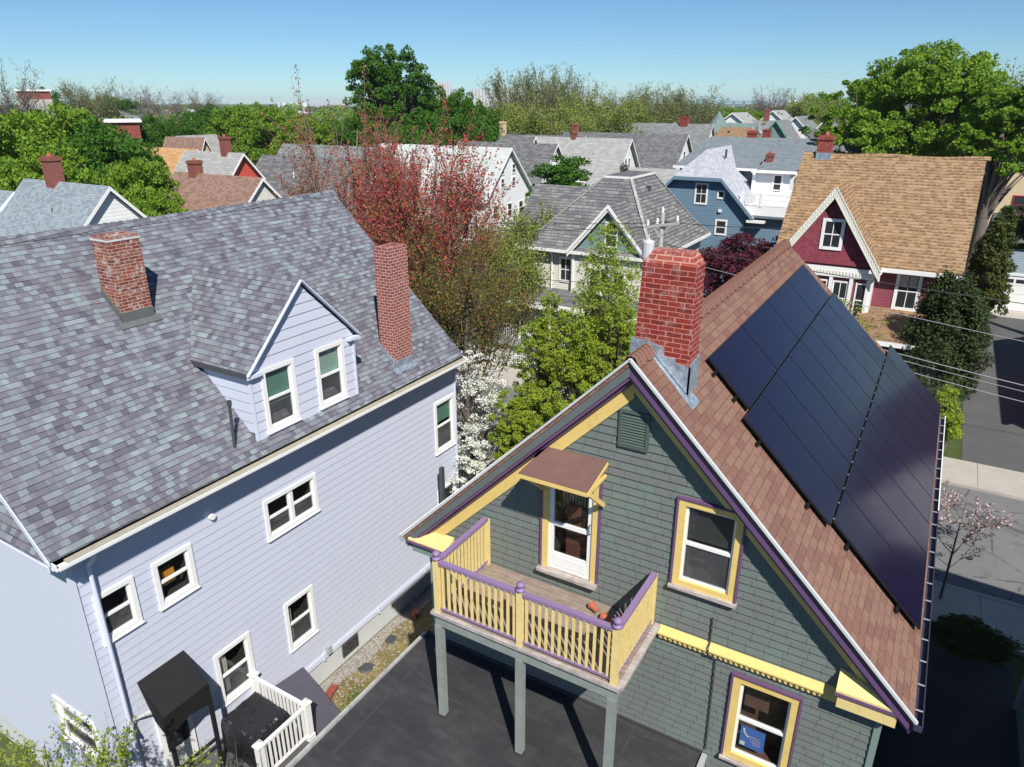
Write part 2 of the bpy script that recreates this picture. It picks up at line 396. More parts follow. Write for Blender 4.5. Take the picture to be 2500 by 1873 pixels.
def roadmat():
    n = N('worn_asphalt'); c = n.mix(n.noise(.5, 7, rough=.7), (.13,.13,.135,1), (.22,.215,.21,1))
    vo = n.n('ShaderNodeTexVoronoi'); vo.feature = 'DISTANCE_TO_EDGE'; vo.inputs['Scale'].default_value = .45; n.l(n.geo(), vo.inputs['Vector'])
    cr = n.math('LESS_THAN', n.math('ADD', vo.outputs['Distance'], n.math('MULTIPLY', n.math('SUBTRACT', n.noise(3, 5), .5), .12)), .012)
    c = n.mix(n.math('MULTIPLY', cr, .6), c, (.05,.05,.05,1))
    c = n.mix(n.math('MULTIPLY', n.ramp(n.noise(.9, 4), [(.60, (0,0,0)), (.64, (1,1,1))]), .35), c, (.085,.085,.09,1))
    return n.fin(c, .9, n.bump(n.noise(50, 3), .01), .2)
mt['asphalt'] = roadmat()
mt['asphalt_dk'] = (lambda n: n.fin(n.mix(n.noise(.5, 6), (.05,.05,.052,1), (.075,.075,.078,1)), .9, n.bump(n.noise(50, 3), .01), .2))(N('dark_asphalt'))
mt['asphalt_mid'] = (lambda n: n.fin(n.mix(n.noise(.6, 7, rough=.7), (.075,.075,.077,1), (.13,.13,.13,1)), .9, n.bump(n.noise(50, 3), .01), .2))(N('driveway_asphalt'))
mt['concrete'] = (lambda n: n.fin(n.mix(n.math('MULTIPLY', n.noise(1.2, 7, rough=.7), 1.0), (.33,.30,.26,1), (.50,.46,.41,1)), .9, n.bump(n.noise(30, 4), .006), .2))(N('sidewalk_concrete'))
mt['foundation'] = paint('whitewashed_foundation', (.58,.59,.60), .07, .9, 3, dirt=.2)
def yardmat():
    n = N('mossy_yard'); a = n.noise(1.1, 8, rough=.7); b = n.noise(14, 6, rough=.75); d = n.noise(2.2, 5)
    c = n.ramp(n.math('ADD', n.math('MULTIPLY', a, .5), n.math('MULTIPLY', b, .5)), [(.30, (.06,.06,.02)), (.43, (.16,.135,.05)), (.54, (.27,.215,.10)), (.66, (.42,.36,.25))])
    return n.fin(c, .95, n.bump(b, .05), .15)
mt['yard'] = yardmat()
mt['ground'] = (lambda n: n.fin(n.ramp(n.math('ADD', n.math('MULTIPLY', n.noise(.05, 8), .6), n.math('MULTIPLY', n.noise(3, 6), .4)), [(.3, (.025,.045,.012)), (.5, (.06,.09,.025)), (.7, (.13,.12,.075))]), .95, n.bump(n.noise(6, 5), .05), .15))(N('ground_cover'))
mt['gravel'] = (lambda n: n.fin(n.ramp(n.noise(22, 5, rough=.8), [(.3, (.10,.085,.07)), (.5, (.33,.30,.27)), (.68, (.62,.59,.56))]), .95, n.bump(n.noise(26, 4), .05), .15))(N('pale_gravel'))
mt['grass'] = leafmat('grass_blades', (.05,.10,.012), (.12,.20,.03), None, .3)
mt['blackcover'] = (lambda n: n.fin(n.mix(n.noise(3, 4), (.012,.012,.014,1), (.022,.022,.026,1)), .38, n.bump(n.noise(5, 4, rough=.5), .08), .5))(N('black_vinyl_cover'))
mt['blackcloth'] = paint('black_canvas', (.013,.013,.014), .3, .7, 4)
mt['deckgrey'] = oldwood('dark_deck_boards', (.05,.05,.052), (.12,.12,.12))
mt['bulkhead'] = paint('slate_painted_hatch', (.085,.08,.105), .08, .6, 3)
mt['awning'] = paint('brown_awning_felt', (.17,.095,.08), .2, .85, 3, dirt=.12)
mt['rust'] = paint('terracotta', (.42,.13,.075), .15, .8, 6)
mt['redpaint'] = siding('barn_red_clapboard', (.215,.052,.072), h=.16, bumpd=.035, line=.5)
mt['redscallop'] = shingle('barn_red_fish_scale', [(.235,.05,.07), (.27,.06,.085), (.21,.045,.065)], w=.16, h=.13, jit=0, bumpd=.03, gap=.10)
mt['creamsiding'] = siding('cream_clapboard', (.60,.59,.53), h=.14, bumpd=.035, line=.35)
mt['bluesiding'] = siding('steel_blue_clapboard', (.135,.215,.29), h=.20, bumpd=.03, line=.3)
mt['greyblue'] = siding('grey_blue_clapboard', (.30,.37,.43), h=.2, bumpd=.03, line=.3)
mt['charcoal'] = siding('charcoal_clapboard', (.14,.17,.20), h=.2, bumpd=.03, line=.3)
mt['whitesiding'] = siding('white_clapboard', (.76,.77,.77), h=.2, bumpd=.02, line=.2)
mt['mintsiding'] = siding('pale_mint_clapboard', (.66,.76,.73), h=.2, bumpd=.02, line=.2)
mt['redgable'] = siding('brick_red_clapboard', (.50,.085,.06), h=.22, bumpd=.03, line=.3)
mt['beige'] = siding('beige_clapboard', (.62,.50,.33), h=.2, bumpd=.02, line=.2)
mt['tealsiding'] = siding('teal_grey_clapboard', (.17,.26,.25), h=.14, bumpd=.03, line=.4)
mt['neighbour'] = siding('dusk_blue_clapboard', (.20,.28,.34), h=.16, bumpd=.03)
def farwall(name, col, win, w, h, fw=.5, fh=.6):
    n = N(name); u, v = n.uv(); fu = n.math('FRACT', n.math('DIVIDE', u, w)); fv = n.math('FRACT', n.math('DIVIDE', v, h))
    m = n.math('MULTIPLY', n.math('LESS_THAN', fu, fw), n.math('LESS_THAN', fv, fh))
    return n.fin(n.mix(m, c4(col), c4(win)), .7)
mt['farwhite'] = farwall('ribbed_white_concrete', (.50,.50,.52), (.33,.34,.37), 5.0, 60, .4, .93)
mt['fargrey'] = farwall('grey_block_facade', (.38,.40,.44), (.32,.34,.38), 8, 8)
mt['farblock'] = farwall('pale_block_facade', (.58,.60,.62), (.30,.33,.36), 9, 40, .45, .8)
mt['bridge'] = paint('blue_green_bridge_steel', (.14,.30,.34), .05, .6)
# foliage
mt['maple'] = leafmat('spring_maple_leaves', (.07,.145,.010), (.19,.31,.028), None, .35)
mt['maple2'] = leafmat('deep_green_leaves', (.028,.09,.008), (.07,.175,.015), None, .35)
mt['limeleaf'] = leafmat('lime_spring_leaves', (.11,.18,.012), (.31,.40,.045), None, .4)
mt['olive'] = leafmat('olive_spring_buds', (.11,.13,.045), (.21,.24,.08), None, .3)
mt['olive2'] = leafmat('yellow_green_buds', (.11,.16,.025), (.24,.30,.06), None, .3)
mt['redbud'] = leafmat('red_maple_keys', (.33,.055,.06), (.50,.09,.085), (.55,.18,.09), .4, c3=(.19,.23,.04))
mt['rustbud'] = leafmat('rusty_green_keys', (.12,.13,.03), (.20,.20,.045), (.36,.11,.05), .4, c3=(.19,.24,.05))
mt['rustbud2'] = leafmat('brown_green_keys', (.11,.12,.03), (.17,.19,.04), (.24,.22,.05), .4, c3=(.35,.11,.05))
mt['drygrass'] = leafmat('dry_moss_blades', (.10,.085,.03), (.22,.17,.07), (.09,.10,.02), .2, c3=(.38,.33,.22))
mt['redbud2'] = leafmat('orange_green_keys', (.13,.14,.03), (.30,.10,.05), (.45,.10,.06), .4, c3=(.52,.20,.07))
mt['purpleleaf'] = leafmat('purple_maple_leaves', (.035,.008,.015), (.10,.018,.035), None, .25)
mt['yew'] = leafmat('dark_yew_needles', (.012,.028,.010), (.05,.075,.022), None, .15)
mt['arbor'] = leafmat('arborvitae_green', (.02,.04,.010), (.075,.10,.02), None, .2)
mt['blossom'] = leafmat('white_blossom', (.62,.62,.55), (.85,.85,.80), (.80,.82,.78), .3, c3=(.12,.2,.03))
mt['pinkblossom'] = leafmat('pale_pink_blossom', (.45,.30,.32), (.75,.58,.60), (.6,.45,.45), .3, c3=(.11,.13,.03))
mt['barecol'] = leafmat('grey_twig_haze', (.10,.085,.07), (.16,.135,.11), None, .2)
mt['spruce'] = leafmat('spruce_needles', (.03,.045,.03), (.06,.08,.05), None, .1)

# ------------------------------------------------------------------ generic building parts
def P(face, pos, u, d, z):
    """u along the wall, d out of it"""
    if face == 'Y-': return Vector((u, pos - d, z))
    if face == 'Y+': return Vector((u, pos + d, z))
    if face == 'X+': return Vector((pos + d, u, z))
    return Vector((pos - d, u, z))
def wbox(m, face, pos, u0, u1, z0, z1, d0, d1):
    a = P(face, pos, u0, d0, z0); b = P(face, pos, u1, d1, z1)
    return m.box(a.x, b.x, a.y, b.y, z0, z1)

def lap_wall(face, pos, zlo, zhi, ulo, uhi, exp, lap, holes=()):
    """wall of real overlapping courses; ulo/uhi are functions of z; holes are (u0,u1,z0,z1)"""
    m = M()
    z = math.floor(zlo / exp) * exp
    while z < zhi:
        zs = {max(z, zlo), min(z + exp, zhi)}
        for h in holes:
            for q in h[2:4]:
                if max(z, zlo) < q < min(z + exp, zhi): zs.add(q)
        zs = sorted(zs)
        for a, b in zip(zs, zs[1:]):
            if b - a < 1e-4: continue
            mid = (a + b) / 2
            hs = sorted([(h[0], h[1]) for h in holes if h[2] < mid < h[3]])
            ua0, ua1, ub0, ub1 = ulo(a), uhi(a), ulo(b), uhi(b)
            if ua1 - ua0 <= .001: continue
            if ub1 < ub0: ub0 = ub1 = (ub0 + ub1) / 2
            da = lap * (1 - (a - z) / exp); db = lap * (1 - (b - z) / exp)
            segs = []; cur = (ua0, ub0)
            for h0, h1 in hs:
                segs.append((cur, (h0, h0))); cur = (h1, h1)
            segs.append((cur, (ua1, ub1)))
            for (p0, q0), (p1, q1) in segs:
                if p1 - p0 < .001 and q1 - q0 < .001: continue
                m.poly([P(face, pos, p0, da, a), P(face, pos, p1, da, a), P(face, pos, q1, db, b), P(face, pos, q0, db, b)])
                if a == max(z, zlo):
                    m.poly([P(face, pos, p0, 0, a), P(face, pos, p1, 0, a), P(face, pos, p1, da, a), P(face, pos, p0, da, a)])
        z += exp
    return m

def near_window(par, face, pos, u0, u1, z0, z1, cas=.11, casmat='white', sashmat='white', deep=.5, shade=None, shade_h=.45,
                sill=True, outer=None, rail=.5, mull=0, back='dark', name='window', screen=True, curtain=0):
    """u0..u1, z0..z1 is the hole; returns the window part"""
    w = M()
    wbox(w, face, pos, u0 - cas, u0, z0, z1, -.02, .045); wbox(w, face, pos, u1, u1 + cas, z0, z1, -.02, .045)
    wbox(w, face, pos, u0 - cas, u1 + cas, z1, z1 + cas, -.02, .047); wbox(w, face, pos, u0 - cas, u1 + cas, z0 - cas * .9, z0, -.02, .047)
    win = w.build(name, mt[casmat], par)
    if outer:
        o = M(); t = .035
        a0, a1, b0, b1 = u0 - cas, u1 + cas, z0 - cas * .9, z1 + cas
        wbox(o, face, pos, a0 - t, a0, b0, b1 + t, -.01, .07); wbox(o, face, pos, a1, a1 + t, b0, b1 + t, -.01, .07)
        wbox(o, face, pos, a0, a1, b1, b1 + t, -.01, .075)
        o.build('edge_trim', mt[outer], win)
        s = M(); wbox(s, face, pos, a0 - .05, a1 + .05, b0 - .055, b0, -.01, .12); s.build('sill', mt['edgewood'], win)
    elif sill:
        s = M(); wbox(s, face, pos, u0 - cas - .02, u1 + cas + .02, z0 - cas * .9 - .03, z0 - cas * .9, -.01, .075); s.build('sill', mt[casmat], win)
    f = M(); t = .045
    zm = z0 + (z1 - z0) * rail
    spans = [(u0, u1)] if not mull else [(u0, (u0+u1)/2 - .04), ((u0+u1)/2 + .04, u1)]
    if mull: wbox(f, face, pos, (u0+u1)/2 - .04, (u0+u1)/2 + .04, z0, z1, -.05, .02)
    for a, b in spans:
        wbox(f, face, pos, a, a + t, z0, z1, -.06, -.005); wbox(f, face, pos, b - t, b, z0, z1, -.06, -.005)
        wbox(f, face, pos, a + t, b - t, z0, z0 + t, -.06, -.008); wbox(f, face, pos, a + t, b - t, z1 - t, z1, -.06, -.008)
        wbox(f, face, pos, a + t, b - t, zm - .025, zm + .03, -.065, 0)
    f.build('sash', mt[sashmat], win)
    g = M()
    for a, b in spans:
        g.poly([P(face, pos, a + t, -.045, zm + .03), P(face, pos, b - t, -.045, zm + .03), P(face, pos, b - t, -.045, z1 - t), P(face, pos, a + t, -.045, z1 - t)])
        sc_ = M().poly([P(face, pos, a + t, -.03, z0 + t), P(face, pos, b - t, -.03, z0 + t), P(face, pos, b - t, -.03, zm - .025), P(face, pos, a + t, -.03, zm - .025)])
        if screen: sc_.build('window_screen', mt['screen'], win, recalc=False)
        else: g.v, g.f, k_ = g.v + sc_.v, g.f + [tuple(i + len(g.v) for i in sc_.f[0])], 0
    g.build('pane', mt['glass'], win, recalc=False)
    if curtain:
        cm = M(); n0 = 9
        for i in range(n0):
            ua = u0 + .06 + (u1 - u0) * curtain * i / n0; ub = ua + (u1 - u0) * curtain / n0
            cm.poly([P(face, pos, ua, -.12 - .03 * (i % 2), z0 + .06), P(face, pos, ub, -.12 - .03 * ((i + 1) % 2), z0 + .06), P(face, pos, ub, -.12 - .03 * ((i + 1) % 2), z1 - .06), P(face, pos, ua, -.12 - .03 * (i % 2), z1 - .06)])
        cm.build('curtain', mt['curtain'], win, recalc=False)
    r = M()
    for q in ((u0, u0), (u1, u1)):
        r.poly([P(face, pos, q[0], -.066, z0), P(face, pos, q[0], -deep, z0), P(face, pos, q[0], -deep, z1), P(face, pos, q[0], -.066, z1)])
    for zq in (z0, z1):
        r.poly([P(face, pos, u0, -.066, zq), P(face, pos, u1, -.066, zq), P(face, pos, u1, -deep, zq), P(face, pos, u0, -deep, zq)])
    r.poly([P(face, pos, u0, -deep, z0), P(face, pos, u1, -deep, z0), P(face, pos, u1, -deep, z1), P(face, pos, u0, -deep, z1)])
    r.build('room_interior', mt[back], win, recalc=False)
    if shade:
        s = M(); zt = z1 - t; zb = z1 - (z1 - z0) * shade_h
        wbox(s, face, pos, u0 + .05, u1 - .05, zb, zt, -.085, -.075); s.build('roller_shade', mt[shade], win)
    return win

def far_window(par, face, pos, uc, zc, w, h, trim='white', t=.12, paneless=False, rail=True, muntin=False):
    m = M(); a, b, c, d = uc - w/2, uc + w/2, zc - h/2, zc + h/2
    wbox(m, face, pos, a - t, a, c - t, d + t, 0, .05); wbox(m, face, pos, b, b + t, c - t, d + t, 0, .05)
    wbox(m, face, pos, a, b, d, d + t, 0, .055); wbox(m, face, pos, a, b, c - t, c, 0, .07)
    if rail: wbox(m, face, pos, a, b, zc - .03, zc + .03, 0, .04)
    if muntin: wbox(m, face, pos, uc - .02, uc + .02, c, d, 0, .035)
    win = m.build('window', mt[trim], par)
    p = M(); wbox(p, face, pos, a, b, c, d, .002, .02); p.build('pane', mt['pane'], win)
    return win

def chimney(par, x, y, wx, wy, z0, z1, mat='brick_far', cap=True, name='chimney'):
    m = M().box(x - wx/2, x + wx/2, y - wy/2, y + wy/2, z0, z1)
    if cap: m.box(x - wx/2 - .06, x + wx/2 + .06, y - wy/2 - .06, y + wy/2 + .06, z1 - .25, z1 - .08)
    ch = m.build(name, mt[mat], par)
    p = M().lathe((x, y, z1), [(.13, 0), (.11, .18)], 8); p.build('flue_pot', mt['rust'], ch)
    return ch

def gable_house(name, label, x0, x1, y0, y1, ze, zr, axis, wall, roof, trim='white', oh=.35, wins=(), chims=(), gablewall=None, base=0, cat='house', group='houses of the neighbourhood', ridge=None, found=True):
    h = empty(name, ((x0+x1)/2, (y0+y1)/2, base), label, cat, group)
    if axis == 'X': a0, a1, b0, b1 = x0, x1, y0, y1; Q = lambda a, b, z: Vector((a, b, z))
    else: a0, a1, b0, b1 = y0, y1, x0, x1; Q = lambda a, b, z: Vector((b, a, z))
    bm = ridge if ridge is not None else (b0 + b1) / 2
    M().box(x0, x1, y0, y1, base, ze).build('wall', mt[wall], h)
    s0 = (zr - ze) / (bm - b0); s1 = (zr - ze) / (b1 - bm)
    g = M()
    for a in (a0, a1):
        e = .15 if a == a0 else -.15
        g.loft([Q(a, b0, ze), Q(a, b1, ze), Q(a, bm, zr)], [Q(a + e, b0, ze), Q(a + e, b1, ze), Q(a + e, bm, zr)])
    g.build('gable', mt[gablewall or wall], h)
    m = M(); t = .14; A0, A1 = a0 - oh, a1 + oh; lo, hi = b0 - oh, b1 + oh
    zl, zh = ze - s0 * oh + .06, ze - s1 * oh + .06; zt = zr + .06
    m.loft([Q(A0, lo, zl), Q(A0, bm, zt), Q(A0, bm, zt + t), Q(A0, lo, zl + t)], [Q(A1, lo, zl), Q(A1, bm, zt), Q(A1, bm, zt + t), Q(A1, lo, zl + t)])
    m.loft([Q(A0, bm, zt), Q(A0, hi, zh), Q(A0, hi, zh + t), Q(A0, bm, zt + t)], [Q(A1, bm, zt), Q(A1, hi, zh), Q(A1, hi, zh + t), Q(A1, bm, zt + t)])
    rf = m.build('roof', mt[roof], h)
    tr = M(); w = .24
    for a in (A0 - .03, A1):
        for (p, q) in (((lo, zl), (bm, zt)), ((hi, zh), (bm, zt))):
            tr.loft([Q(a, p[0], p[1] + t - w), Q(a, q[0], q[1] + t - w), Q(a, q[0], q[1] + t - .01), Q(a, p[0], p[1] + t - .01)],
                    [Q(a + .03, p[0], p[1] + t - w), Q(a + .03, q[0], q[1] + t - w), Q(a + .03, q[0], q[1] + t - .01), Q(a + .03, p[0], p[1] + t - .01)])
    for b, z in ((lo - .06, zl), (hi, zh)):
        p = Q(A0, b, z - .05); q = Q(A1, b + .06, z + .08); tr.box(p.x, q.x, p.y, q.y, p.z, q.z)
    tr.build('roof_trim', mt[trim], h)
    cb = M()
    for (xa, ya) in ((x0, y0), (x1, y0), (x0, y1), (x1, y1)): cb.box(xa - .06, xa + .06, ya - .06, ya + .06, base, ze)
    cb.build('corner_board', mt[trim], h)
    for wdef in wins:
        face, u, z, w_, h_ = wdef[:5]
        pos = {'X+': x1, 'X-': x0, 'Y-': y0, 'Y+': y1}[face]
        far_window(h, face, pos, u, z, w_, h_, trim=trim, muntin=(len(wdef) > 5))
    for c in chims: chimney(h, *c)
    rv = random.Random(int(x0 * 7 + y0))
    for i in range(rv.choice((1, 2, 2))):
        a = a0 + (a1 - a0) * rv.uniform(.2, .8); f = rv.uniform(.45, .85); sd = rv.choice((0, 0, 1))
        bq = (b0 if sd == 0 else b1) * (1 - f) + bm * f; zq = ze + (zr - ze) * f; p = Q(a, bq, zq)
        if rv.random() < .6: M().tube([(p.x, p.y, zq - .1), (p.x, p.y, zq + .75)], .06, 8).build('vent_pipe', mt[rv.choice(('white', 'darkmetal', 'greymetal'))], h)
        else: M().box(p.x - .2, p.x + .2, p.y - .2, p.y + .2, zq - .1, zq + .45).build('roof_vent', mt['darkmetal'], h)
    return h

# ------------------------------------------------------------------ world, sun, camera
def setup():
    w = bpy.data.worlds.new('World'); sc.world = w; w.use_nodes = True
    nt = w.node_tree; bg = nt.nodes['Background']
    sky = nt.nodes.new('ShaderNodeTexSky'); sky.sky_type = 'NISHITA'; sky.sun_disc = False
    sky.sun_elevation = R(47); sky.sun_rotation = R(135); sky.altitude = 1500; sky.air_density = 1.0; sky.dust_density = 0.0; sky.ozone_density = 4.0
    hs = nt.nodes.new('ShaderNodeMix'); hs.data_type = 'RGBA'; hs.blend_type = 'MULTIPLY'; hs.inputs[0].default_value = 1; hs.inputs[7].default_value = (.72, .95, 1.08, 1)
    nt.links.new(sky.outputs[0], hs.inputs[6]); nt.links.new(hs.outputs[2], bg.inputs[0]); bg.inputs[1].default_value = .068
    s = bpy.data.lights.new('sun', 'SUN'); s.energy = 4.7; s.angle = R(.55); s.color = (1, .955, .88)
    o = bpy.data.objects.new('sun', s); COL.objects.link(o)
    d = Vector((-.7071, .7071, -1.07)).normalized()
    o.rotation_euler = d.to_track_quat('-Z', 'Y').to_euler()
    o.location = (30, -30, 60)
    c = bpy.data.cameras.new('camera'); co = bpy.data.objects.new('camera', c); COL.objects.link(co)
    co.location = (0, 0, CAM_H); co.rotation_euler = (R(90) - PITCH, 0, YAW)
    c.sensor_width = 36; c.lens = 36 * FPX / 2500; c.clip_start = .1; c.clip_end = 20000
    sc.camera = co
    sc.view_settings.view_transform = 'Standard'; sc.view_settings.look = 'None'; sc.view_settings.gamma = 1; sc.view_settings.exposure = .42
    sc.view_settings.use_curve_mapping = False
    sc.render.resolution_x = 1024; sc.render.resolution_y = 767
    sc.render.engine = 'CYCLES'
    sc.cycles.max_bounces = 6; sc.cycles.diffuse_bounces = 3; sc.cycles.transparent_max_bounces = 12
setup()
# ------------------------------------------------------------------ the ground and the street
def sheet(name, pts, mat, z): return M().poly([(x, y, z) for x, y in pts]).build(name, mt[mat], None, recalc=False, kind='structure')
sheet('ground', [(-6000,-300),(6000,-300),(6000,9000),(-6000,9000)], 'ground', 0)
sheet('yard', [(-13,3),(-8.3,3),(-8.3,22.8),(-13,22.8)], 'yard', .012)
sheet('road', [(-160,25.5),(80,25.5),(80,33.8),(-160,33.8)], 'asphalt', .008)
def slabsheet(name, x0, x1, y0, y1, mat, z, joints=None):
    m = M()
    if joints:
        x = x0
        while x < x1: m.box(x + .008, min(x + joints, x1) - .008, y0, y1, .0, z); x += joints
    else: m.box(x0, x1, y0, y1, 0, z)
    return m.build(name, mt[mat], None, kind='structure')
slabsheet('sidewalk', -120, 60, 34.0, 36.5, 'concrete', .12, 1.9)
slabsheet('sidewalk', -120, 60, 22.8, 25.3, 'concrete', .12, 1.9)
slabsheet('kerb', -120, 60, 33.8, 33.99, 'concrete', .13)
slabsheet('kerb', -120, 60, 25.31, 25.5, 'concrete', .13)
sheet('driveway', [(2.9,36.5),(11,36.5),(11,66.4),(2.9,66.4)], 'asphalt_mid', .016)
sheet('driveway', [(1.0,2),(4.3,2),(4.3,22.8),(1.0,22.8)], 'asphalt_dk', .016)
sheet('garage_apron', [(3.6,66.4),(9.5,66.4),(9.5,69),(3.6,69)], 'concrete', .03)

# ------------------------------------------------------------------ the green gabled house
XR, ZR_, YF, YW = -3.79, 12.0, 10.0, 10.32
def green_house():
    h = empty('gabled_house', (-3.79, 16, 0), 'grey-green shingled house with yellow and purple trim and solar panels on its brown roof', 'house')
    xl, xr = -8.12, .62
    zt = lambda x: ZR_ - .16 - abs(x - XR)          # underside of roof on the wall
    holes = [(-5.32, -4.42, 7.40, 9.62), (-2.76, -1.92, 8.08, 9.55), (-1.50, -.66, 4.74, 6.40)]
    ulo = lambda z: max(xl, XR - (ZR_ - .10 - z)); uhi = lambda z: min(xr, XR + (ZR_ - .10 - z))
    lap_wall('Y-', YW, 0, 11.85, ulo, uhi, .15, .022, holes).build('front_wall', mt['green'], h, recalc=False)
    lap_wall('X+', xr, 0, 7.5, lambda z: YW, lambda z: 22.6, .15, .022).build('side_wall', mt['green'], h, recalc=False)
    m = M(); m.poly([(xl, YW, 0), (xl, 22.6, 0), (xl, 22.6, 7.5), (xl, YW, 7.5)])
    m.poly([(xl, 22.6, 0), (xr, 22.6, 0), (xr, 22.6, 7.5), (XR, 22.6, 11.8), (xl, 22.6, 7.5)])
    m.build('back_wall', mt['green'], h, recalc=False)
    c = M()
    for x in (xl, xr): c.box(x - .05, x + .05, YW - .045, YW + .12, 0, 7.4)
    c.build('corner_board', mt['greentrim'], h)
    # roof: the far edge is a little out of square, as in the photograph
    T = .10
    m = M()
    for s in (-1, 1):
        xe = XR + s * 4.82; ze = ZR_ - 4.82
        far_e = 23.15; far_r = 21.95
        a = [(XR, YF, ZR_), (xe, YF, ze), (xe, far_e, ze), (XR, far_r, ZR_)]
        m.slab(a, T)
    roof = m.build('roof', mt['rroof'], h)
    # ridge cap tabs, each lapping the next
    m = M(); y = YF + .02; i = 0; cut = False
    while y < 21.9:
        if not (10.68 < y < 11.15):
            w = .15 + .01 * math.sin(i * 2.3); z0 = ZR_ + .012; lift = .035; y1 = y + .17
            for s in (-1, 1):
                pr = [(0, .035), (.07, .005), (w, -w + .02)]
                for (xa, za), (xb, zb) in zip(pr, pr[1:]):
                    m.slab([(XR + s*xa, y, z0 + za + lift), (XR + s*xb, y, z0 + zb + lift), (XR + s*xb, y1, z0 + zb), (XR + s*xa, y1, z0 + za)], .02)
        if 10.6 < y < 11.1 and m.f and y > 10.6 and not cut: m.build('ridge_cap', mt['rcap'], roof); m = M(); cut = True
        y += .13; i += 1
    m.build('ridge_cap', mt['rcap'], roof)
    m = M()                                          # drip edge of bright metal along both rakes
    for s in (-1, 1):
        xe = XR + s * 4.86; ze = ZR_ - 4.86
        m.beam((XR, YF - .012, ZR_ + .015), (xe, YF - .012, ze + .015), .06, .04)
    m.build('drip_edge', mt['galvedge'], h)
    # rake mouldings: sections in (distance out of the wall, depth below the roof surface)
    def rake(sec, name, mat, xend=4.80, side=0):
        m = M()
        for s in ((-1, 1) if not side else (side,)):
            A = [(XR, YW - d, ZR_ - hh * 1.4142) for d, hh in sec]
            B = [(XR + s * xend, YW - d, ZR_ - xend - hh * 1.4142) for d, hh in sec]
            m.loft(A, B)
        return m.build(name, mt[mat], h)
    rake([(.30, .06), (.30, .20), (.26, .20), (.26, .06)], 'rake_board', 'rakegrey', side=-1)
    rake([(.30, .06), (.30, .20), (.26, .20), (.26, .06)], 'rake_board', 'purple_dk', side=1)
    rake([(.27, .19), (.27, .245), (.12, .275), (.12, .19)], 'rake_moulding', 'purple')
    rake([(.15, .27), (.15, .30), (.05, .335), (.03, .335), (.03, .27)], 'rake_moulding', 'purple')
    rake([(.26, .06), (.26, .19), (.0, .19), (.0, .06)], 'soffit', 'purple_dk')
    rake([(.05, .33), (.05, .53), (.022, .53), (.022, .33)], 'frieze_board', 'yellow', 4.35, -1)
    rake([(.05, .33), (.05, .45), (.022, .45), (.022, .33)], 'frieze_board', 'yellow', 4.35, 1)
    # eave soffits, fascia, gutters
    for s in (-1, 1):
        xe = XR + s * 4.82; ze = ZR_ - 4.82; xw = xl if s < 0 else xr
        M().box(min(xe, xw), max(xe, xw), YF + .34, 23.0, ze - .20, ze - .16).build('soffit', mt['yellow_pale'], h)
        M().box(min(xe, xe - s*.03), max(xe, xe - s*.03), YF + .02, 23.1, ze - .24, ze - .07).build('fascia_board', mt['purple'], h)
        g = M(); x0 = xe + s * .01; x1 = xe + s * .12; yf = 23.1 if s > 0 else 23.05
        g.box(x0, x1, YF - .02, yf, ze - .16, ze - .14); g.box(x1 - s*.008, x1 + s*.008, YF - .02, yf, ze - .16, ze - .045); g.box(x0, x1, YF - .03, YF - .015, ze - .16, ze - .05)
        gu = g.build('gutter', mt['gutdark'] if s > 0 else mt['greymetal'], h)
        M().box(x1 - .012, x1 + .012, YF - .02 if s < 0 else 17.0, yf, ze - .046, ze - .034).build('gutter_lip', mt['white'], gu)
        st = M(); y = YF + .3
        while y < yf: st.box(x0, x1, y, y + .018, ze - .06, ze - .045); y += .6
        st.build('gutter_strap', mt['greymetal'], gu)
    # eave returns: small sloping shelves at the foot of the gable
    for x0, x1 in ((-8.50, -7.52), (-.06, .86)):
        m = M(); a = [(YW - .022, 7.42), (YF + .035, 7.19), (YF + .035, 7.15), (YW - .022, 7.15)]
        if x0 < -5: a = [(YW - .022, 7.30), (YF - .02, 7.13), (YF - .02, 7.10), (YW - .022, 7.10)]
        zz = ZR_ - (x1 - XR) - .13 if x0 > -5 else 99
        m.loft([(x0, y, z) for y, z in a], [(x1, y, min(z, zz + (.03 if z > 7.17 else 0))) for y, z in a])
        r = m.build('eave_return', mt['yellow_pale'], h)
        zb = a[2][1]
        M().box(x0 - .01, x1 + .01, (YF + .025 if x0 > -5 else YF - .03), YW - .022, zb - .06, zb - .002).build('return_moulding', mt['purple'], r)
        M().box(x0 + .04, x1 - .04, YF + .06, YW - .022, zb - .30, zb - .062).build('return_soffit', mt['yellow_pale'] if x0 > -5 else mt['greentrim'], r)
    # belt course with dentils
    m = M(); x0, x1 = -3.02, .60
    m.loft([(x0, YW - .01, 7.0), (x0, YW - .13, 6.90), (x0, YW - .13, 6.87), (x0, YW - .01, 6.87)], [(x1, YW - .01, 7.0), (x1, YW - .13, 6.90), (x1, YW - .13, 6.87), (x1, YW - .01, 6.87)])
    m.box(x0, x1, YW - .06, YW - .01, 6.74, 6.868)
    b = m.build('belt_course', mt['yellow'], h)
    m = M(); x = x0 + .03
    while x < x1 - .04: m.box(x, x + .045, YW - .105, YW - .062, 6.80, 6.866); x += .09
    m.build('dentil_row', mt['yellow_pale'], b)
    # windows, door
    near_window(h, 'Y-', YW, -2.76, -1.92, 8.08, 9.55, .115, 'yellow', outer='purple', shade='blind', shade_h=.45)
    w = near_window(h, 'Y-', YW, -1.50, -.66, 4.80, 6.40, .13, 'yellow', outer='purple', back='brownroom', shade_h=0, rail=.5, screen=False)
    m = M().box(-1.40, -.98, YW + .048, YW + .052, 4.97, 5.43); sg = m.build('window_sign', mt['signblue'], w)
    m = M(); mp = M()
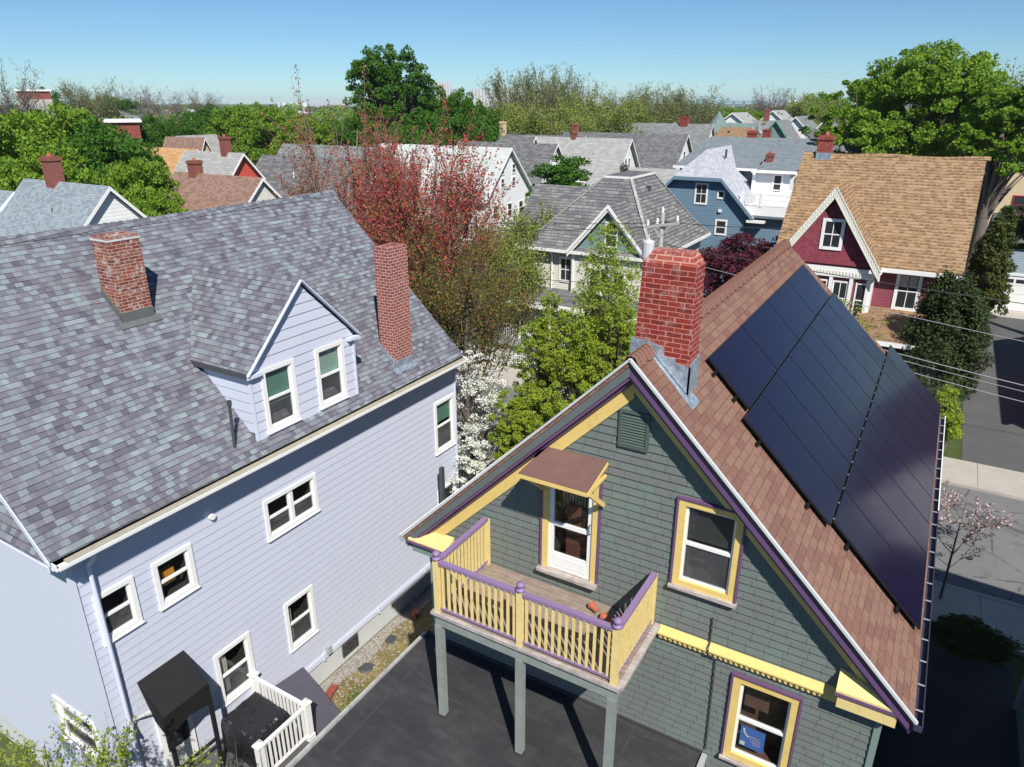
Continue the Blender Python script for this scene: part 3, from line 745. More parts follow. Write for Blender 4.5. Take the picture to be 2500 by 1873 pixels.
    def strip(mm, pts, wd):
        for (xa, za), (xb, zb) in zip(pts, pts[1:]):
            d = Vector((xb - xa, 0, zb - za)); n_ = Vector((-d.z, 0, d.x)).normalized() * wd / 2
            mm.poly([(xa - n_.x, YW + .0455, za - n_.z), (xb - n_.x, YW + .0455, zb - n_.z), (xb + n_.x, YW + .0455, zb + n_.z), (xa + n_.x, YW + .0455, za + n_.z)])
    strip(m, [(-1.345, 5.38), (-1.335, 5.31), (-1.30, 5.25), (-1.25, 5.21)], .035)
    m.poly([(-1.385, YW+.0452, 4.995), (-1.30, YW+.0452, 4.995), (-1.30, YW+.0452, 5.08), (-1.385, YW+.0452, 5.08)])
    m.build('sign_swoosh', mt['white'], sg, recalc=False)
    rr = random.Random(3)
    for k, (xa, n_, z_) in enumerate(((-1.26, 9, 5.24), (-1.23, 9, 5.185), (-1.20, 8, 5.13), (-1.17, 6, 5.08))):
        for i in range(n_):
            x = xa + i * .021
            strip(mp, [(x, z_ + .012), (x + .006, z_ - .012)], .006); strip(mp, [(x + .008, z_ + rr.choice((-.01, 0, .01))), (x + .018, z_ + rr.choice((-.01, 0, .01)))], .008)
    mp.build('sign_lettering', mt['signpink'], sg, recalc=False)
    for x in (-1.42,):
        M().box(-1.44, -1.02, YW + .25, YW + .26, 5.7, 6.35).build('curtain', mt['brownroom'], w)
    # storm door
    d = M(); dx0, dx1, z0, z1 = -5.32, -4.42, 7.40, 9.62
    wbox(d, 'Y-', YW, dx0 - .12, dx0, z0, z1, -.02, .04); wbox(d, 'Y-', YW, dx1, dx1 + .12, z0, z1, -.02, .04); wbox(d, 'Y-', YW, dx0 - .12, dx1 + .12, z1, z1 + .12, -.02, .042)
    dr = d.build('door_casing', mt['yellow'], h)
    o = M(); wbox(o, 'Y-', YW, dx0 - .16, dx0 - .12, z0, z1 + .16, -.01, .06); wbox(o, 'Y-', YW, dx1 + .12, dx1 + .16, z0, z1 + .16, -.01, .06); o.build('edge_trim', mt['purple'], dr)
    f = M(); t = .10
    wbox(f, 'Y-', YW, dx0, dx0 + t, z0, z1, -.05, .0); wbox(f, 'Y-', YW, dx1 - t, dx1, z0, z1, -.05, .0)
    wbox(f, 'Y-', YW, dx0 + t, dx1 - t, z1 - t, z1, -.05, -.003); wbox(f, 'Y-', YW, dx0 + t, dx1 - t, z0, z0 + .36, -.05, -.003); wbox(f, 'Y-', YW, dx0 + t, dx1 - t, 8.36, 8.44, -.055, .004)
    wbox(f, 'Y-', YW, dx0 + t + .02, dx1 - t - .02, z0 + .08, z0 + .29, -.01, .005)
    sd = f.build('storm_door', mt['white'], h)
    g = M(); g.poly([(dx0+t, YW+.03, z0+.36), (dx1-t, YW+.03, z0+.36), (dx1-t, YW+.03, 8.36), (dx0+t, YW+.03, 8.36)]); g.poly([(dx0+t, YW+.03, 8.44), (dx1-t, YW+.03, 8.44), (dx1-t, YW+.03, z1-t), (dx0+t, YW+.03, z1-t)])
    g.build('pane', mt['glass'], sd, recalc=False)
    M().tube([(dx1 - .05, YW - .01, 8.40), (dx1 - .05, YW - .06, 8.44), (dx1 - .05, YW - .06, 8.58), (dx1 - .05, YW - .01, 8.60)], .012, 6).build('handle', mt['darkmetal'], sd)
    r = M(); r.poly([(dx0, YW+.6, z0), (dx1, YW+.6, z0), (dx1, YW+.6, z1), (dx0, YW+.6, z1)]); r.poly([(dx0, YW+.06, z0), (dx0, YW+.6, z0), (dx0, YW+.6, z1), (dx0, YW+.06, z1)]); r.poly([(dx1, YW+.06, z0), (dx1, YW+.6, z0), (dx1, YW+.6, z1), (dx1, YW+.06, z1)]); r.poly([(dx0, YW+.06, z1), (dx1, YW+.06, z1), (dx1, YW+.6, z1), (dx0, YW+.6, z1)])
    r.build('room_interior', mt['dark'], sd, recalc=False)
    M().box(dx0, dx1, YW + .08, YW + .58, z0 - .02, z0 + .01).build('floor_inside', mt['rust'], sd)
    m = M(); x = dx0 + .12
    while x < dx1 - .15: m.box(x, x + .028, YW + .35, YW + .36, 8.55, z1 - .1); x += .062
    m.build('vertical_blind', mt['curtain'], sd)
    M().box(dx0 + .25, dx1 - .2, YW + .25, YW + .5, 7.5, 8.7).build('cabinet', mt['brownfurn'], sd)
    s = M(); wbox(s, 'Y-', YW, dx0 - .18, dx1 + .16, 7.33, 7.398, -.01, .16); s.build('door_sill', mt['edgewood'], dr)
    # door hood
    m = M(); zb, zf, yf = 10.0, 9.78, 9.46
    m.slab([(-5.50, YW - .16, 9.82), (-5.34, YW - .03, 9.985), (-4.19, YW - .03, zb), (-4.19, yf, zf), (-5.50, yf, zf)], .05)
    hood = m.build('door_hood', mt['awning'], h)
    m = M().box(-5.51, -4.18, yf - .012, yf + .02, zf - .08, zf - .01); m.beam((-4.19, yf, zf - .06), (-4.19, YW - .03, zb - .06), .03, .06); m.beam((-5.49, yf, zf - .06), (-5.49, YW - .1, 9.8), .03, .06)
    m.build('hood_fascia', mt['yellow'], hood)
    for x in (-5.42, -4.215):
        m = M().beam((x, yf + .12, zf - .09), (x, YW - .06, 9.12), .06, .08); m.beam((x, yf + .05, zf - .085), (x, YW - .03, zf - .085), .05, .05); m.build('hood_bracket', mt['yellow'], hood)
        M().box(-5.45, -5.4, YF - .03, YW, 9.84, 9.93).build('hood_flashing', mt['greymetal'], hood)
    # louvre vent
    m = M(); x0, x1, z0, z1 = -4.02, -3.49, 10.34, 11.02
    for a, b, c_, d_ in ((x0, x0+.05, z0, z1), (x1-.05, x1, z0, z1), (x0+.05, x1-.05, z0, z0+.05), (x0+.05, x1-.05, z1-.05, z1)): wbox(m, 'Y-', YW, a, b, c_, d_, 0, .06)
    v = m.build('gable_vent', mt['louver'], h)
    m = M(); z = z0 + .06
    while z < z1 - .07:
        m.loft([(x0+.05, YW-.052, z), (x0+.05, YW-.02, z+.045), (x0+.05, YW-.01, z+.045), (x0+.05, YW-.045, z-.005)], [(x1-.05, YW-.052, z), (x1-.05, YW-.02, z+.045), (x1-.05, YW-.01, z+.045), (x1-.05, YW-.045, z-.005)]); z += .05
    m.build('louvre_slats', mt['louver'], v)
    # chimney astride the ridge
    y0, y1 = 10.75, 11.22; m = M()
    def ring(xa, xb, ya, yb, z): return [(xa, ya, z), (xb, ya, z), (xb, yb, z), (xa, yb, z)]
    m.loft(ring(-4.06, -3.05, y0, y1 + .02, 10.9), ring(-3.97, -3.10, y0 + .01, y1 - .01, 13.40))
    ch = m.build('chimney', mt['brick_red'], h)
    m = M(); m.loft(ring(-3.965, -3.105, y0 + .015, y1 - .015, 13.40), ring(-3.84, -3.20, y0 + .08, y1 - .08, 13.58)); m.build('mortar_cap', mt['brick_cap'], ch)
    m = M(); e = .014
    zt_ = [(-4.08, 12.13), (-3.72, 12.10), (-3.50, 12.03), (-3.50, 11.90), (-3.30, 11.88), (-3.30, 11.80), (-3.03, 11.78)]
    bot = [(-3.03, 11.28), (-3.79, 12.03), (-4.08, 11.72)]
    pts = [(x, y0 - e, z) for x, z in zt_ + bot]
    m.loft(pts, [(x, y0 + .03, z) for x, z in zt_ + bot])
    m.loft([(-3.035, y0 - e, 11.28), (-3.035, y1, 11.28), (-3.035, y1, 11.86), (-3.035, y0 - e, 11.80)], [(-3.07, y0 - e, 11.28), (-3.07, y1, 11.28), (-3.07, y1, 11.86), (-3.07, y0 - e, 11.80)])
    # apron lying on the slope
    def rp(x, y, o=.012): return (x, y, ZR_ - (x - XR) + o)
    m.slab([rp(-3.79, y0 - .09), rp(-3.0, y0 - .15), rp(-2.90, y0 - .15), rp(-2.90, y0 + .25), rp(-3.06, y0 + .25), rp(-3.79, y0)], .006)
    m.build('lead_flashing', mt['metal'], ch)
    # solar panels
    def panel(s0, s1, ya, yb):
        k = .7071; of = .13; g = .012
        def pp(s, y, o): x = XR + s * k + o * k; return (x, y, ZR_ - s * k + o * k)
        m = M().slab([pp(s0+g*.5, ya+g, of), pp(s1-g, ya+g, of), pp(s1-g, yb-g, of), pp(s0+g, yb-g, of)], .035, (-k, 0, -k))
        p = m.build('solar_panel', mt['panelframe'], h)
        e = .012
        m = M().poly([pp(s0+g+e, ya+g+e, of+.002), pp(s1-g-e, ya+g+e, of+.002), pp(s1-g-e, yb-g-e, of+.002), pp(s0+g+e, yb-g-e, of+.002)])
        m.build('solar_glass', mt['panel'], p, recalc=False)
    S0, S1, S2, S3 = .80, 1.97, 4.30, 6.62
    for i in range(4): panel(S0, S1, 12.12 + 2.29 * i, 12.12 + 2.29 * (i + 1))
    for i in range(8): panel(S1 + .004, S2, 11.72 + 1.27 * i, 11.72 + 1.27 * (i + 1))
    for i in range(9): panel(S2 + .02, S3, 11.93 + 1.25 * i, 11.93 + 1.25 * (i + 1))
    k = .7071
    rl = M(); cl = M()
    for s in (S0 + .3, S1 - .3, S1 + .5, S2 - .5, S2 + .5, S3 - .5):
        ya = 12.0 if s < S1 else (11.6 if s < S2 else 11.8); yb = 21.2 if s < S1 else (21.8 if s < S2 else 23.1)
        c_ = lambda y, o: (XR + s * k + o * k, y, ZR_ - s * k + o * k)
        rl.beam(c_(ya, .055), c_(yb, .055), .05, .06)
        for y in np.arange(ya + .1, yb, 1.2): rl.beam(c_(y, 0), c_(y, .05), .06, .06)
    rl.build('mounting_rail', mt['panelframe'], h)
    for s, n_, off, st in ((S2 + .01, 18, 12.0, .61),):
        for i in range(n_):
            y = off + i * st
            cl.box(XR + s*k + .13*k - .008, XR + s*k + .13*k + .008, y, y + .03, ZR_ - s*k + .13*k - .01, ZR_ - s*k + .13*k + .004)
    cl.build('panel_clamp', mt['greymetal'], h)
    # conduit on the wall
    m = M().tube([(-2.10, YW - .05, 7.55), (-2.10, YW - .05, 7.02), (-2.10, YW - .15, 6.98), (-2.09, YW - .15, 6.85), (-1.97, YW - .05, 6.7), (-1.94, YW - .05, 4.62)], .012, 6); m.build('cable_conduit', mt['darkmetal'], h)
    # balcony
    bx0, bx1, by = -6.72, -3.10, 8.55; dk = 7.0
    b = M(); y = by - .02; i = 0
    while y < YW - .03:
        b.box(bx0 + .01, bx1 - .01, y, min(y + .135, YW - .03), dk - .05, dk); y += .142
    bal = b.build('balcony', mt['deckwood'], h)
    e = M(); e.box(bx0 - .06, bx1 + .06, by - .09, by - .021, dk - .055, dk + .01); e.box(bx0 - .06, bx0 + .008, by - .02, YW - .03, dk - .055, dk + .008); e.box(bx1 - .008, bx1 + .10, by - .02, YW - .03, dk - .055, dk + .008)
    e.build('deck_edge', mt['edgewood'], bal)
    j = M(); j.box(bx0, bx1, by - .03, by + .03, dk - .30, dk - .06); j.box(bx0, bx0 + .06, by + .03, YW - .03, dk - .30, dk - .06); j.box(bx1 - .06, bx1, by + .03, YW - .03, dk - .30, dk - .06)
    for x in np.arange(bx0 + .5, bx1 - .2, .5): j.box(x, x + .045, by + .03, YW - .03, dk - .24, dk - .06)
    j.build('rim_joist', mt['postgrey'], bal)
    for x, y in ((bx0 + .06, by), (-4.92, by), (bx1 - .08, by)):
        M().box(x - .07, x + .07, y - .045, y + .085, 4.36, dk - .30).build('support_post', mt['postgrey'], bal)
        M().box(x - .075, x + .075, y - .05, y + .09, 4.36, 4.52).build('post_foot', mt['seam'], bal)
    zt = 8.12
    def post(x, y, s=.055, ball=True, z1=8.16):
        M().box(x - s, x + s, y - s, y + s, dk + .005, z1).build('newel_post', mt['yellow_pale'], bal)
        if ball:
            M().lathe((x, y, z1), [(.085, -.01), (.085, .02), (.04, .03), (.035, .045), (.06, .06), (.075, .095), (.06, .13), (.02, .15)], 14).build('ball_finial', mt['mauve'], bal, smooth=True)
    post(bx0 + .06, by + .01); post(-4.92, by + .01); post(bx1 - .07, by + .01)
    post(bx0 + .06, YW - .07, .04, False, 8.05); post(bx1 - .07, YW - .07, .04, False, 8.05)
    def rail(p, q, z0, z1, w=.075):
        return M().beam((p[0], p[1], (z0+z1)/2), (q[0], q[1], (z0+z1)/2), w, z1 - z0)
    sides = [((bx0 + .12, by + .01), (-4.98, by + .01), 13), ((-4.86, by + .01), (bx1 - .13, by + .01), 13), ((bx0 + .06, by + .07), (bx0 + .06, YW - .11), 14), ((bx1 - .07, by + .07), (bx1 - .07, YW - .11), 15)]
    for p, q, n_ in sides:
        rail(p, q, zt - .06, zt, .10).build('hand_rail', mt['mauve'], bal); rail(p, q, dk + .07, dk + .115, .05).build('bottom_rail', mt['mauve'], bal)
        for i in range(n_):
            f = (i + .5) / n_; x = p[0] + (q[0]-p[0]) * f; y = p[1] + (q[1]-p[1]) * f
            M().box(x - .02, x + .02, y - .02, y + .02, dk + .1155, zt - .0605).build('baluster', mt['yellow_pale'], bal)
    # flat roofed extension
    fx0, fx1, fy0, fy1 = -8.38, -1.97, -3.0, YW - .01
    zf = lambda y: 4.46 - .012 * (YW - y)
    M().box(fx0 + .1, fx1 - .1, fy0, fy1 - .02, 0, 4.0).build('extension_wall', mt['green'], h)
    m = M().loft([(fx0, fy0, 3.95), (fx1, fy0, 3.95), (fx1, fy0, zf(fy0)), (fx0, fy0, zf(fy0))], [(fx0, fy1, 3.95), (fx1, fy1, 3.95), (fx1, fy1, zf(fy1)), (fx0, fy1, zf(fy1))])
    fr = m.build('flat_roof', mt['membrane'], h)
    m = M(); m.box(fx0 - .05, fx0 + .015, fy0, fy1 - .03, 4.2, 4.50); m.box(fx1 - .015, fx1 + .05, fy0, fy1 - .03, 4.2, 4.50)
    m.build('roof_edge', mt['edgemetal'], fr)
    m = M()
    for pts in ([(-8.3, 9.35), (-6.9, 9.0), (-5.4, 8.9)], [(-7.9, 3, ), (-7.95, 10.2)], [(-3.2, 3), (-3.3, 10.2)]):
        for p, q in zip(pts, pts[1:]): m.beam((p[0], p[1], zf(p[1]) + .002), (q[0], q[1], zf(q[1]) + .002), .06, .008)
    for x, y in ((bx0 + .06, by), (-4.92, by), (bx1 - .08, by)):
        m.slab([(x - .24, y - .26, zf(y) + .008), (x + .24, y - .26, zf(y) + .008), (x + .24, y + .28, zf(y) + .008), (x - .24, y + .28, zf(y) + .008)], .012)
    m.box(fx0 + .02, fx1 - .02, YW - .05, YW - .0, 4.44, 4.53)
    m.build('membrane_seam', mt['seam'], fr)
    m = M().tube([(-7.3, 4.6, 4.42), (-7.3, 4.6, 4.75)], .06, 10); m.build('vent_pipe', mt['darkmetal'], fr)
    M().beam((-1.94, 6, 4.49), (-1.94, YW - .06, 4.50), .10, .03).build('edge_strip', mt['greymetal'], fr)
    return h
def sgn(name, col): mt[name] = paint(name, col, .05, .5)
sgn('sign_blue_card', (.09,.20,.62)); mt['signblue'] = mt['sign_blue_card']
sgn('sign_pink_ink', (.95,.62,.62)); mt['signpink'] = mt['sign_pink_ink']
mt['rakegrey'] = paint('grey_rake_metal', (.13,.145,.15), .12, .5, spec=.5)
mt['gutdark'] = paint('dark_blue_gutter', (.045,.045,.075), .1, .4, spec=.5)
mt['galvedge'] = paint('bright_drip_metal', (.55,.57,.58), .1, .4, spec=.5)
mt['brownfurn'] = paint('brown_cabinet', (.16,.06,.045), .2, .6, 5)
mt['edgemetal'] = paint('scuffed_roof_edge', (.42,.42,.41), .35, .6, 7, dirt=.5)
green = green_house()

# clay pots on the balcony
def pot(x, y, z, ang, label, s=1.0, grp='clay pots on the balcony'):
    m = M().lathe((0, 0, 0), [(.055*s, 0), (.075*s, .1*s), (.095*s, .22*s), (.11*s, .22*s), (.11*s, .26*s), (.09*s, .26*s), (.08*s, .2*s), (.05*s, .05*s)], 16)
    o = m.build('clay_pot', mt['rust'], None, smooth=False, org=(0,0,0)); o.location = (x, y, z); o.rotation_euler = (0, R(84), ang)
    tag(o, label, 'flower pot', grp)
pot(-4.10, 9.95, 7.085, R(150), 'terracotta pot lying on its side nearest the balcony door', .72)
pot(-3.78, 9.82, 7.085, R(165), 'terracotta pot tipped over beside the right balcony railing', .72)

# ------------------------------------------------------------------ the lavender house
def lavender_house():
    h = empty('gabled_house', (-17.9, 11.7, 0), 'pale lavender clapboard house with two brick chimneys and a dormer in its grey roof', 'house')
    xw, ya, yb = -13.0, 5.38, 18.12
    XG, ZG, sl = -17.87, 12.98, .9475
    W = {'w1': (5.80, 6.43, 5.63, 6.58), 'w2': (7.06, 7.80, 5.63, 6.58), 'dbl': (10.04, 11.57, 5.65, 6.57), 'w4': (10.22, 11.02, 2.02, 3.36), 'w5': (8.04, 8.87, 2.02, 3.36), 'wr': (17.03, 17.91, 4.97, 6.60), 'wr2': (17.03, 17.91, 2.0, 3.42)}
    lap_wall('X+', xw, .90, 8.28, lambda z: ya, lambda z: yb, .22, .013, list(W.values())).build('side_wall', mt['lav'], h, recalc=False)
    # near gable wall
    x2 = -22.74
    lo = lambda z: max(x2, XG - (ZG - .25 - z) / sl); hi = lambda z: min(xw, XG + (ZG - .25 - z) / sl)
    nh = [(-15.06, -13.68, 2.30, 3.30)]
    lap_wall('Y-', ya, .90, 12.7, lo, hi, .22, .013, nh).build('gable_wall', mt['lav'], h, recalc=False)
    m = M(); m.poly([(x2, yb, 0), (xw, yb, 0), (xw, yb, 8.3), (XG, yb, 12.8), (x2, yb, 8.3)]); m.poly([(x2, ya, 0), (x2, yb, 0), (x2, yb, 8.3), (x2, ya, 8.3)])
    m.build('back_wall', mt['lavplain'], h, recalc=False)
    M().box(x2 + .03, xw - .04, ya + .03, yb - .03, 0, .9).build('foundation', mt['foundation'], h)
    c = M()
    for y in (ya, yb): c.box(xw - .06, xw + .035, y - .035, y + .10 if y == ya else y + .02, .9, 8.2)
    c.box(xw - .05, xw + .05, ya, yb, .84, .92)
    c.build('corner_board', mt['lavtrim'], h)
    # roof with a sagging ridge
    ys = np.linspace(5.02, 18.20, 8); m = M(); T = .12
    sag = lambda y: -.05 * math.sin(math.pi * (y - 5) / 13.2)
    for a, b in zip(ys, ys[1:]):
        for xe in (-12.66, -23.08):
            ze = ZG - abs(xe - XG) * sl
            m.poly([(XG, a, ZG + sag(a)), (xe, a, ze), (xe, b, ze), (XG, b, ZG + sag(b))])
            m.poly([(XG, a, ZG + sag(a) - T), (xe, a, ze - T), (xe, b, ze - T), (XG, b, ZG + sag(b) - T)])
    for xe in (-12.66, -23.08):
        ze = ZG - abs(xe - XG) * sl
        m.poly([(xe, 5.02, ze), (xe, 18.2, ze), (xe, 18.2, ze - T), (xe, 5.02, ze - T)])
        for y in (5.02, 18.2): m.poly([(xe, y, ze), (XG, y, ZG), (XG, y, ZG - T), (xe, y, ze - T)])
    roof = m.build('roof', mt['lroof'], h, recalc=False)
    m = M(); y = 5.05; i = 0
    while y < 18.15:
        z0 = ZG + sag(y) + .012
        for s in (-1, 1): m.slab([(XG, y, z0 + .03), (XG + s*.16, y, z0 + .03 - .15), (XG + s*.16, y + .24, z0 - .15), (XG, y + .24, z0)], .014)
        y += .20; i += 1
    m.build('ridge_cap', mt['lroof'], roof)
    rk = M()
    for y0 in (5.0, 18.18):
        for s in (-1, 1):
            xe = XG + s * 5.21; rk.loft([(XG, y0, ZG - .02), (xe, y0, ZG - 5.21*sl - .02), (xe, y0, ZG - 5.21*sl - .17), (XG, y0, ZG - .17)], [(XG, y0 + .03, ZG - .02), (xe, y0 + .03, ZG - 5.21*sl - .02), (xe, y0 + .03, ZG - 5.21*sl - .17), (XG, y0 + .03, ZG - .17)])
    rk.build('rake_board', mt['lavtrim'], h)
    # gutter with grit in it
    ze = ZG - 5.21 * sl
    M().box(-12.97, -12.66, 5.05, 18.15, ze - .20, ze - .13).build('soffit', mt['lavtrim'], h)
    M().box(-12.70, -12.66, 5.03, 18.18, ze - .20, ze - .02).build('fascia_board', mt['white'], h)
    m = M(); m.box(-12.655, -12.42, 5.05, 18.16, ze - .13, ze - .115); m.box(-12.435, -12.415, 5.05, 18.16, ze - .115, ze - .05); m.box(-12.655, -12.50, 5.03, 5.05, ze - .16, ze - .02); m.box(-12.655, -12.50, 18.16, 18.18, ze - .16, ze - .02)
    g = m.build('gutter', mt['white'], h)
    M().box(-12.65, -12.436, 5.25, 18.1, ze - .114, ze - .062).build('gutter_grit', mt['gutter'], g)
    m = M().tube([(-12.55, 5.72, ze - .10), (-12.60, 5.72, ze - .32), (-12.86, 5.73, ze - .55), (-12.90, 5.74, ze - .8), (-12.90, 5.76, .2)], [.05, .05, .05, .045, .045], 8); m.build('downpipe', mt['lavtrim'], h)
    # windows
    for k, (a, b, c_, d) in W.items():
        near_window(h, 'X+', xw, a, b, c_, d, .105, 'white', mull=(k == 'dbl'), shade=('shade' if k == 'wr' else None), shade_h=.42, curtain={'w5': .3, 'w4': .2, 'w1': 0}.get(k, 0), screen=(k != 'w2'))
    near_window(h, 'Y-', ya, *nh[0], .10, 'white', shade='shade_lt', shade_h=.3, curtain=.35)
    M().box(-13.35, -13.2, 7.25, 7.55, 5.85, 6.2).build('orange_toy', mt['orangetoy'], h)
    # pent skirt on the near gable
    m = M(); m.loft([(-22.9, ya - .02, 8.52), (-22.9, 4.98, 7.98), (-22.9, 4.98, 7.93), (-22.9, ya - .02, 7.93)], [(-13.32, ya - .02, 8.46), (-12.70, 4.98, 7.96), (-12.70, 4.98, 7.93), (-12.78, ya - .02, 7.90)])
    pk = m.build('pent_roof', mt['lroof'], h)
    M().box(-22.9, -12.62, 4.94, 4.978, 7.86, 8.0).build('pent_fascia', mt['lavtrim'], pk)
    # dormer
    fx = -12.94; y0, y1, yc, zr, zee = 10.02, 13.45, 11.76, 11.80, 10.08
    zroof = lambda x: ZG - abs(x - XG) * sl
    dw = [(10.45, 11.24, 8.48, 9.88), (12.16, 12.95, 8.48, 9.88)]
    slp = (zr - zee) / (yc - y0)
    lo = lambda z: y0 if z < zee else y0 + (z - zee) / slp; hi = lambda z: y1 if z < zee else y1 - (z - zee) / slp
    dm = lap_wall('X+', fx, 8.25, zr, lo, hi, .25, .018, dw).build('dormer', mt['lav'], h, recalc=False)
    for y, nm in ((y0, 'Y-'), (y1, 'Y+')):
        # cheek: triangle between roof slope and dormer eave, built of real courses
        lo2 = lambda z: XG + (ZG - z) / sl - .02; hi2 = lambda z: fx
        lap_wall(nm, y, 8.28, zee, lo2, hi2, .25, .016).build('dormer_cheek', mt['lav'], dm, recalc=False)
    m = M(); oh = .10; xb = lambda z: XG + (ZG - z) / sl
    for s in (-1, 1):
        ye = yc + s * (yc - y0 + .12); zl = zee - .12 * slp
        m.slab([(fx + oh, yc, zr + .08), (fx + oh, ye, zl + .08), (xb(zl) - .3, ye, zl + .08), (xb(zr) - .35, yc, zr + .08)], .07)
    m.build('dormer_roof', mt['lroof'], dm)
    m = M()
    for s in (-1, 1):
        ye = yc + s * (yc - y0 + .13); zl = zee - .13 * slp
        m.beam((fx + oh + .01, yc, zr + .03), (fx + oh + .01, ye, zl + .03), .03, .12, (1, 0, 0))
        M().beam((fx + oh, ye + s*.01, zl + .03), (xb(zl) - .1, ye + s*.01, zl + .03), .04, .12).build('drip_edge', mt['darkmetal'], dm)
        m.box(fx, fx + oh + .03, min(ye, ye - s*.42), max(ye, ye - s*.42), zl - .06, zl + .02)
    m.box(fx - .02, fx + .035, y0 - .03, y0 + .03, 8.3, zee - .1); m.box(fx - .02, fx + .035, y1 - .03, y1 + .03, 8.3, zee - .1)
    m.build('dormer_trim', mt['lavtrim'], dm)
    near_window(h, 'X+', fx, *dw[0], .11, 'white', shade='shade', shade_h=.62)
    near_window(h, 'X+', fx, *dw[1], .11, 'white', shade='shade_lt', shade_h=.55)
    # chimneys
    def chim(x0, x1, ya_, yb_, zt, mat, name, base):
        m = M().box(x0, x1, ya_, yb_, zroof(x0) - .6, zt - .09)
        m.box(x0, x1, ya_, ya_ + .12, zt - .09, zt); m.box(x0, x1, yb_ - .12, yb_, zt - .09, zt); m.box(x0, x0 + .12, ya_ + .12, yb_ - .12, zt - .09, zt); m.box(x1 - .12, x1, ya_ + .12, yb_ - .12, zt - .09, zt)
        c = m.build(name, mt[mat], h)
        f = M(); zb = zroof(x1)
        f.box(x1 - .01, x1 + .018, ya_ - .018, yb_ + .018, zb - .05, zb + .22)
        for y in (ya_ - .018, yb_ + .002):
            f.loft([(x1, y, zb - .05), (x0, y, zroof(x0) - .05), (x0, y, zroof(x0) + .16), (x1, y, zb + .22)], [(x1, y + .016, zb - .05), (x0, y + .016, zroof(x0) - .05), (x0, y + .016, zroof(x0) + .16), (x1, y + .016, zb + .22)])
        f.slab([(x1, ya_ - .14, zb + .012), (x1 + .13, ya_ - .14, zroof(x1 + .13) + .012), (x1 + .13, yb_ + .14, zroof(x1 + .13) + .012), (x1, yb_ + .14, zb + .012)], .006)
        f.build('chimney_flashing', mt[base], c)
        return c
    c = chim(-16.42, -15.80, 9.06, 9.82, 12.96, 'brick_old', 'chimney', 'dirtyflash')
    m = M().box(-16.44, -15.785, 9.045, 9.835, 12.86, 12.9).build('mortar_band', mt['foundation'], c)
    chim(-13.62, -13.07, 15.29, 16.09, 11.97, 'brick_tall', 'chimney', 'metal')
    m = M().tube([(-13.02, 9.43, 8.3), (-12.97, 9.43, 9.42)], .035, 10); m.tube([(-12.97, 9.43, 9.42), (-12.965, 9.43, 9.54)], .055, 10); m.build('vent_pipe', mt['darkmetal'], h)
    M().tube([(-12.985, 8.51, 7.04), (-12.9, 8.51, 7.04)], .075, 8).build('vent_cap', mt['white'], h)
    m = M().tube([(-12.96, 6.2, .98), (-12.96, 17.9, .98)], .018, 6); m.tube([(-12.965, 6.2, .80), (-12.965, 17.9, .80)], .012, 6)
    for y in (11.2, 13.6, 16.0): m.box(-12.97, -12.93, y, y + .06, .75, 1.02)
    m.build('wall_cable', mt['lavtrim'], h)
    M().box(-12.97, -12.86, 11.32, 11.46, .92, 1.18).build('meter_box', mt['greymetal'], h)
    w = M().box(-12.99, -12.95, 11.95, 12.62, .28, .72).build('basement_window', mt['darkmetal'], h)
    M().box(-12.955, -12.94, 12.0, 12.57, .33, .67).build('pane', mt['pane'], w)
    # twin flood light
    f = M().box(-12.98, -12.93, 5.78, 5.9, 3.3, 3.45); 
    fl = f.build('flood_light', mt['greymetal'], h)
    for y0_, z0_, dy, dz in ((5.74, 3.34, -.10, -.16), (5.94, 3.46, .22, .03)):
        M().tube([(-12.93, 5.84, 3.40), (-12.84, y0_, z0_), (-12.80, y0_ + dy * .4, z0_ + dz * .4), (-12.74, y0_ + dy, z0_ + dz)], [.02, .035, .05, .085], 12).build('lamp_head', mt['greymetal'], fl)
    # side porch deck with white railing
    dz = 1.10; d = M(); x = -12.95
    while x < -10.98: d.box(x, x + .13, 3.2, 8.92, dz - .05, dz); x += .14
    dk = d.build('side_deck', mt['deckgrey'], h)
    M().box(-12.95, -10.96, 3.2, 8.95, .2, dz - .055).build('deck_skirt', mt['blackcloth'], dk)
    def post(x, y):
        m = M().box(x - .08, x + .08, y - .08, y + .08, dz, 2.22); m.box(x - .11, x + .11, y - .11, y + .11, 2.22, 2.26)
        m.loft([(x-.10,y-.10,2.26),(x+.10,y-.10,2.26),(x+.10,y+.10,2.26),(x-.10,y+.10,2.26)], [(x-.01,y-.01,2.34),(x+.01,y-.01,2.34),(x+.01,y+.01,2.34),(x-.01,y+.01,2.34)]); m.box(x - .10, x + .10, y - .10, y + .10, dz + .001, dz + .16)
        m.build('newel_post', mt['white'], dk)
    post(-11.06, 8.84); post(-11.06, 7.42); post(-12.9, 8.84)
    for p, q, n_ in (((-12.82, 8.84), (-11.14, 8.84), 13), ((-11.06, 8.76), (-11.06, 7.50), 10)):
        for z0_, z1_, w_ in ((2.10, 2.18, .08), (1.22, 1.28, .06)):
            M().beam((*p, (z0_+z1_)/2), (*q, (z0_+z1_)/2), w_, z1_ - z0_).build('deck_rail', mt['white'], dk)
        for i in range(n_):
            f_ = (i + .5) / n_; x = p[0] + (q[0]-p[0]) * f_; y = p[1] + (q[1]-p[1]) * f_
            M().box(x - .022, x + .022, y - .022, y + .022, 1.2801, 2.0999).build('baluster', mt['white'], dk)
    # canvas door canopy on dark posts
    m = M(); ya_, yb_ = 6.12, 7.25
    m.slab([(-12.97, ya_, 4.20), (-12.97, yb_, 4.20), (-12.24, yb_, 3.60), (-12.24, ya_, 3.60)], .03)
    cn = m.build('door_canopy', mt['blackcloth'], h)
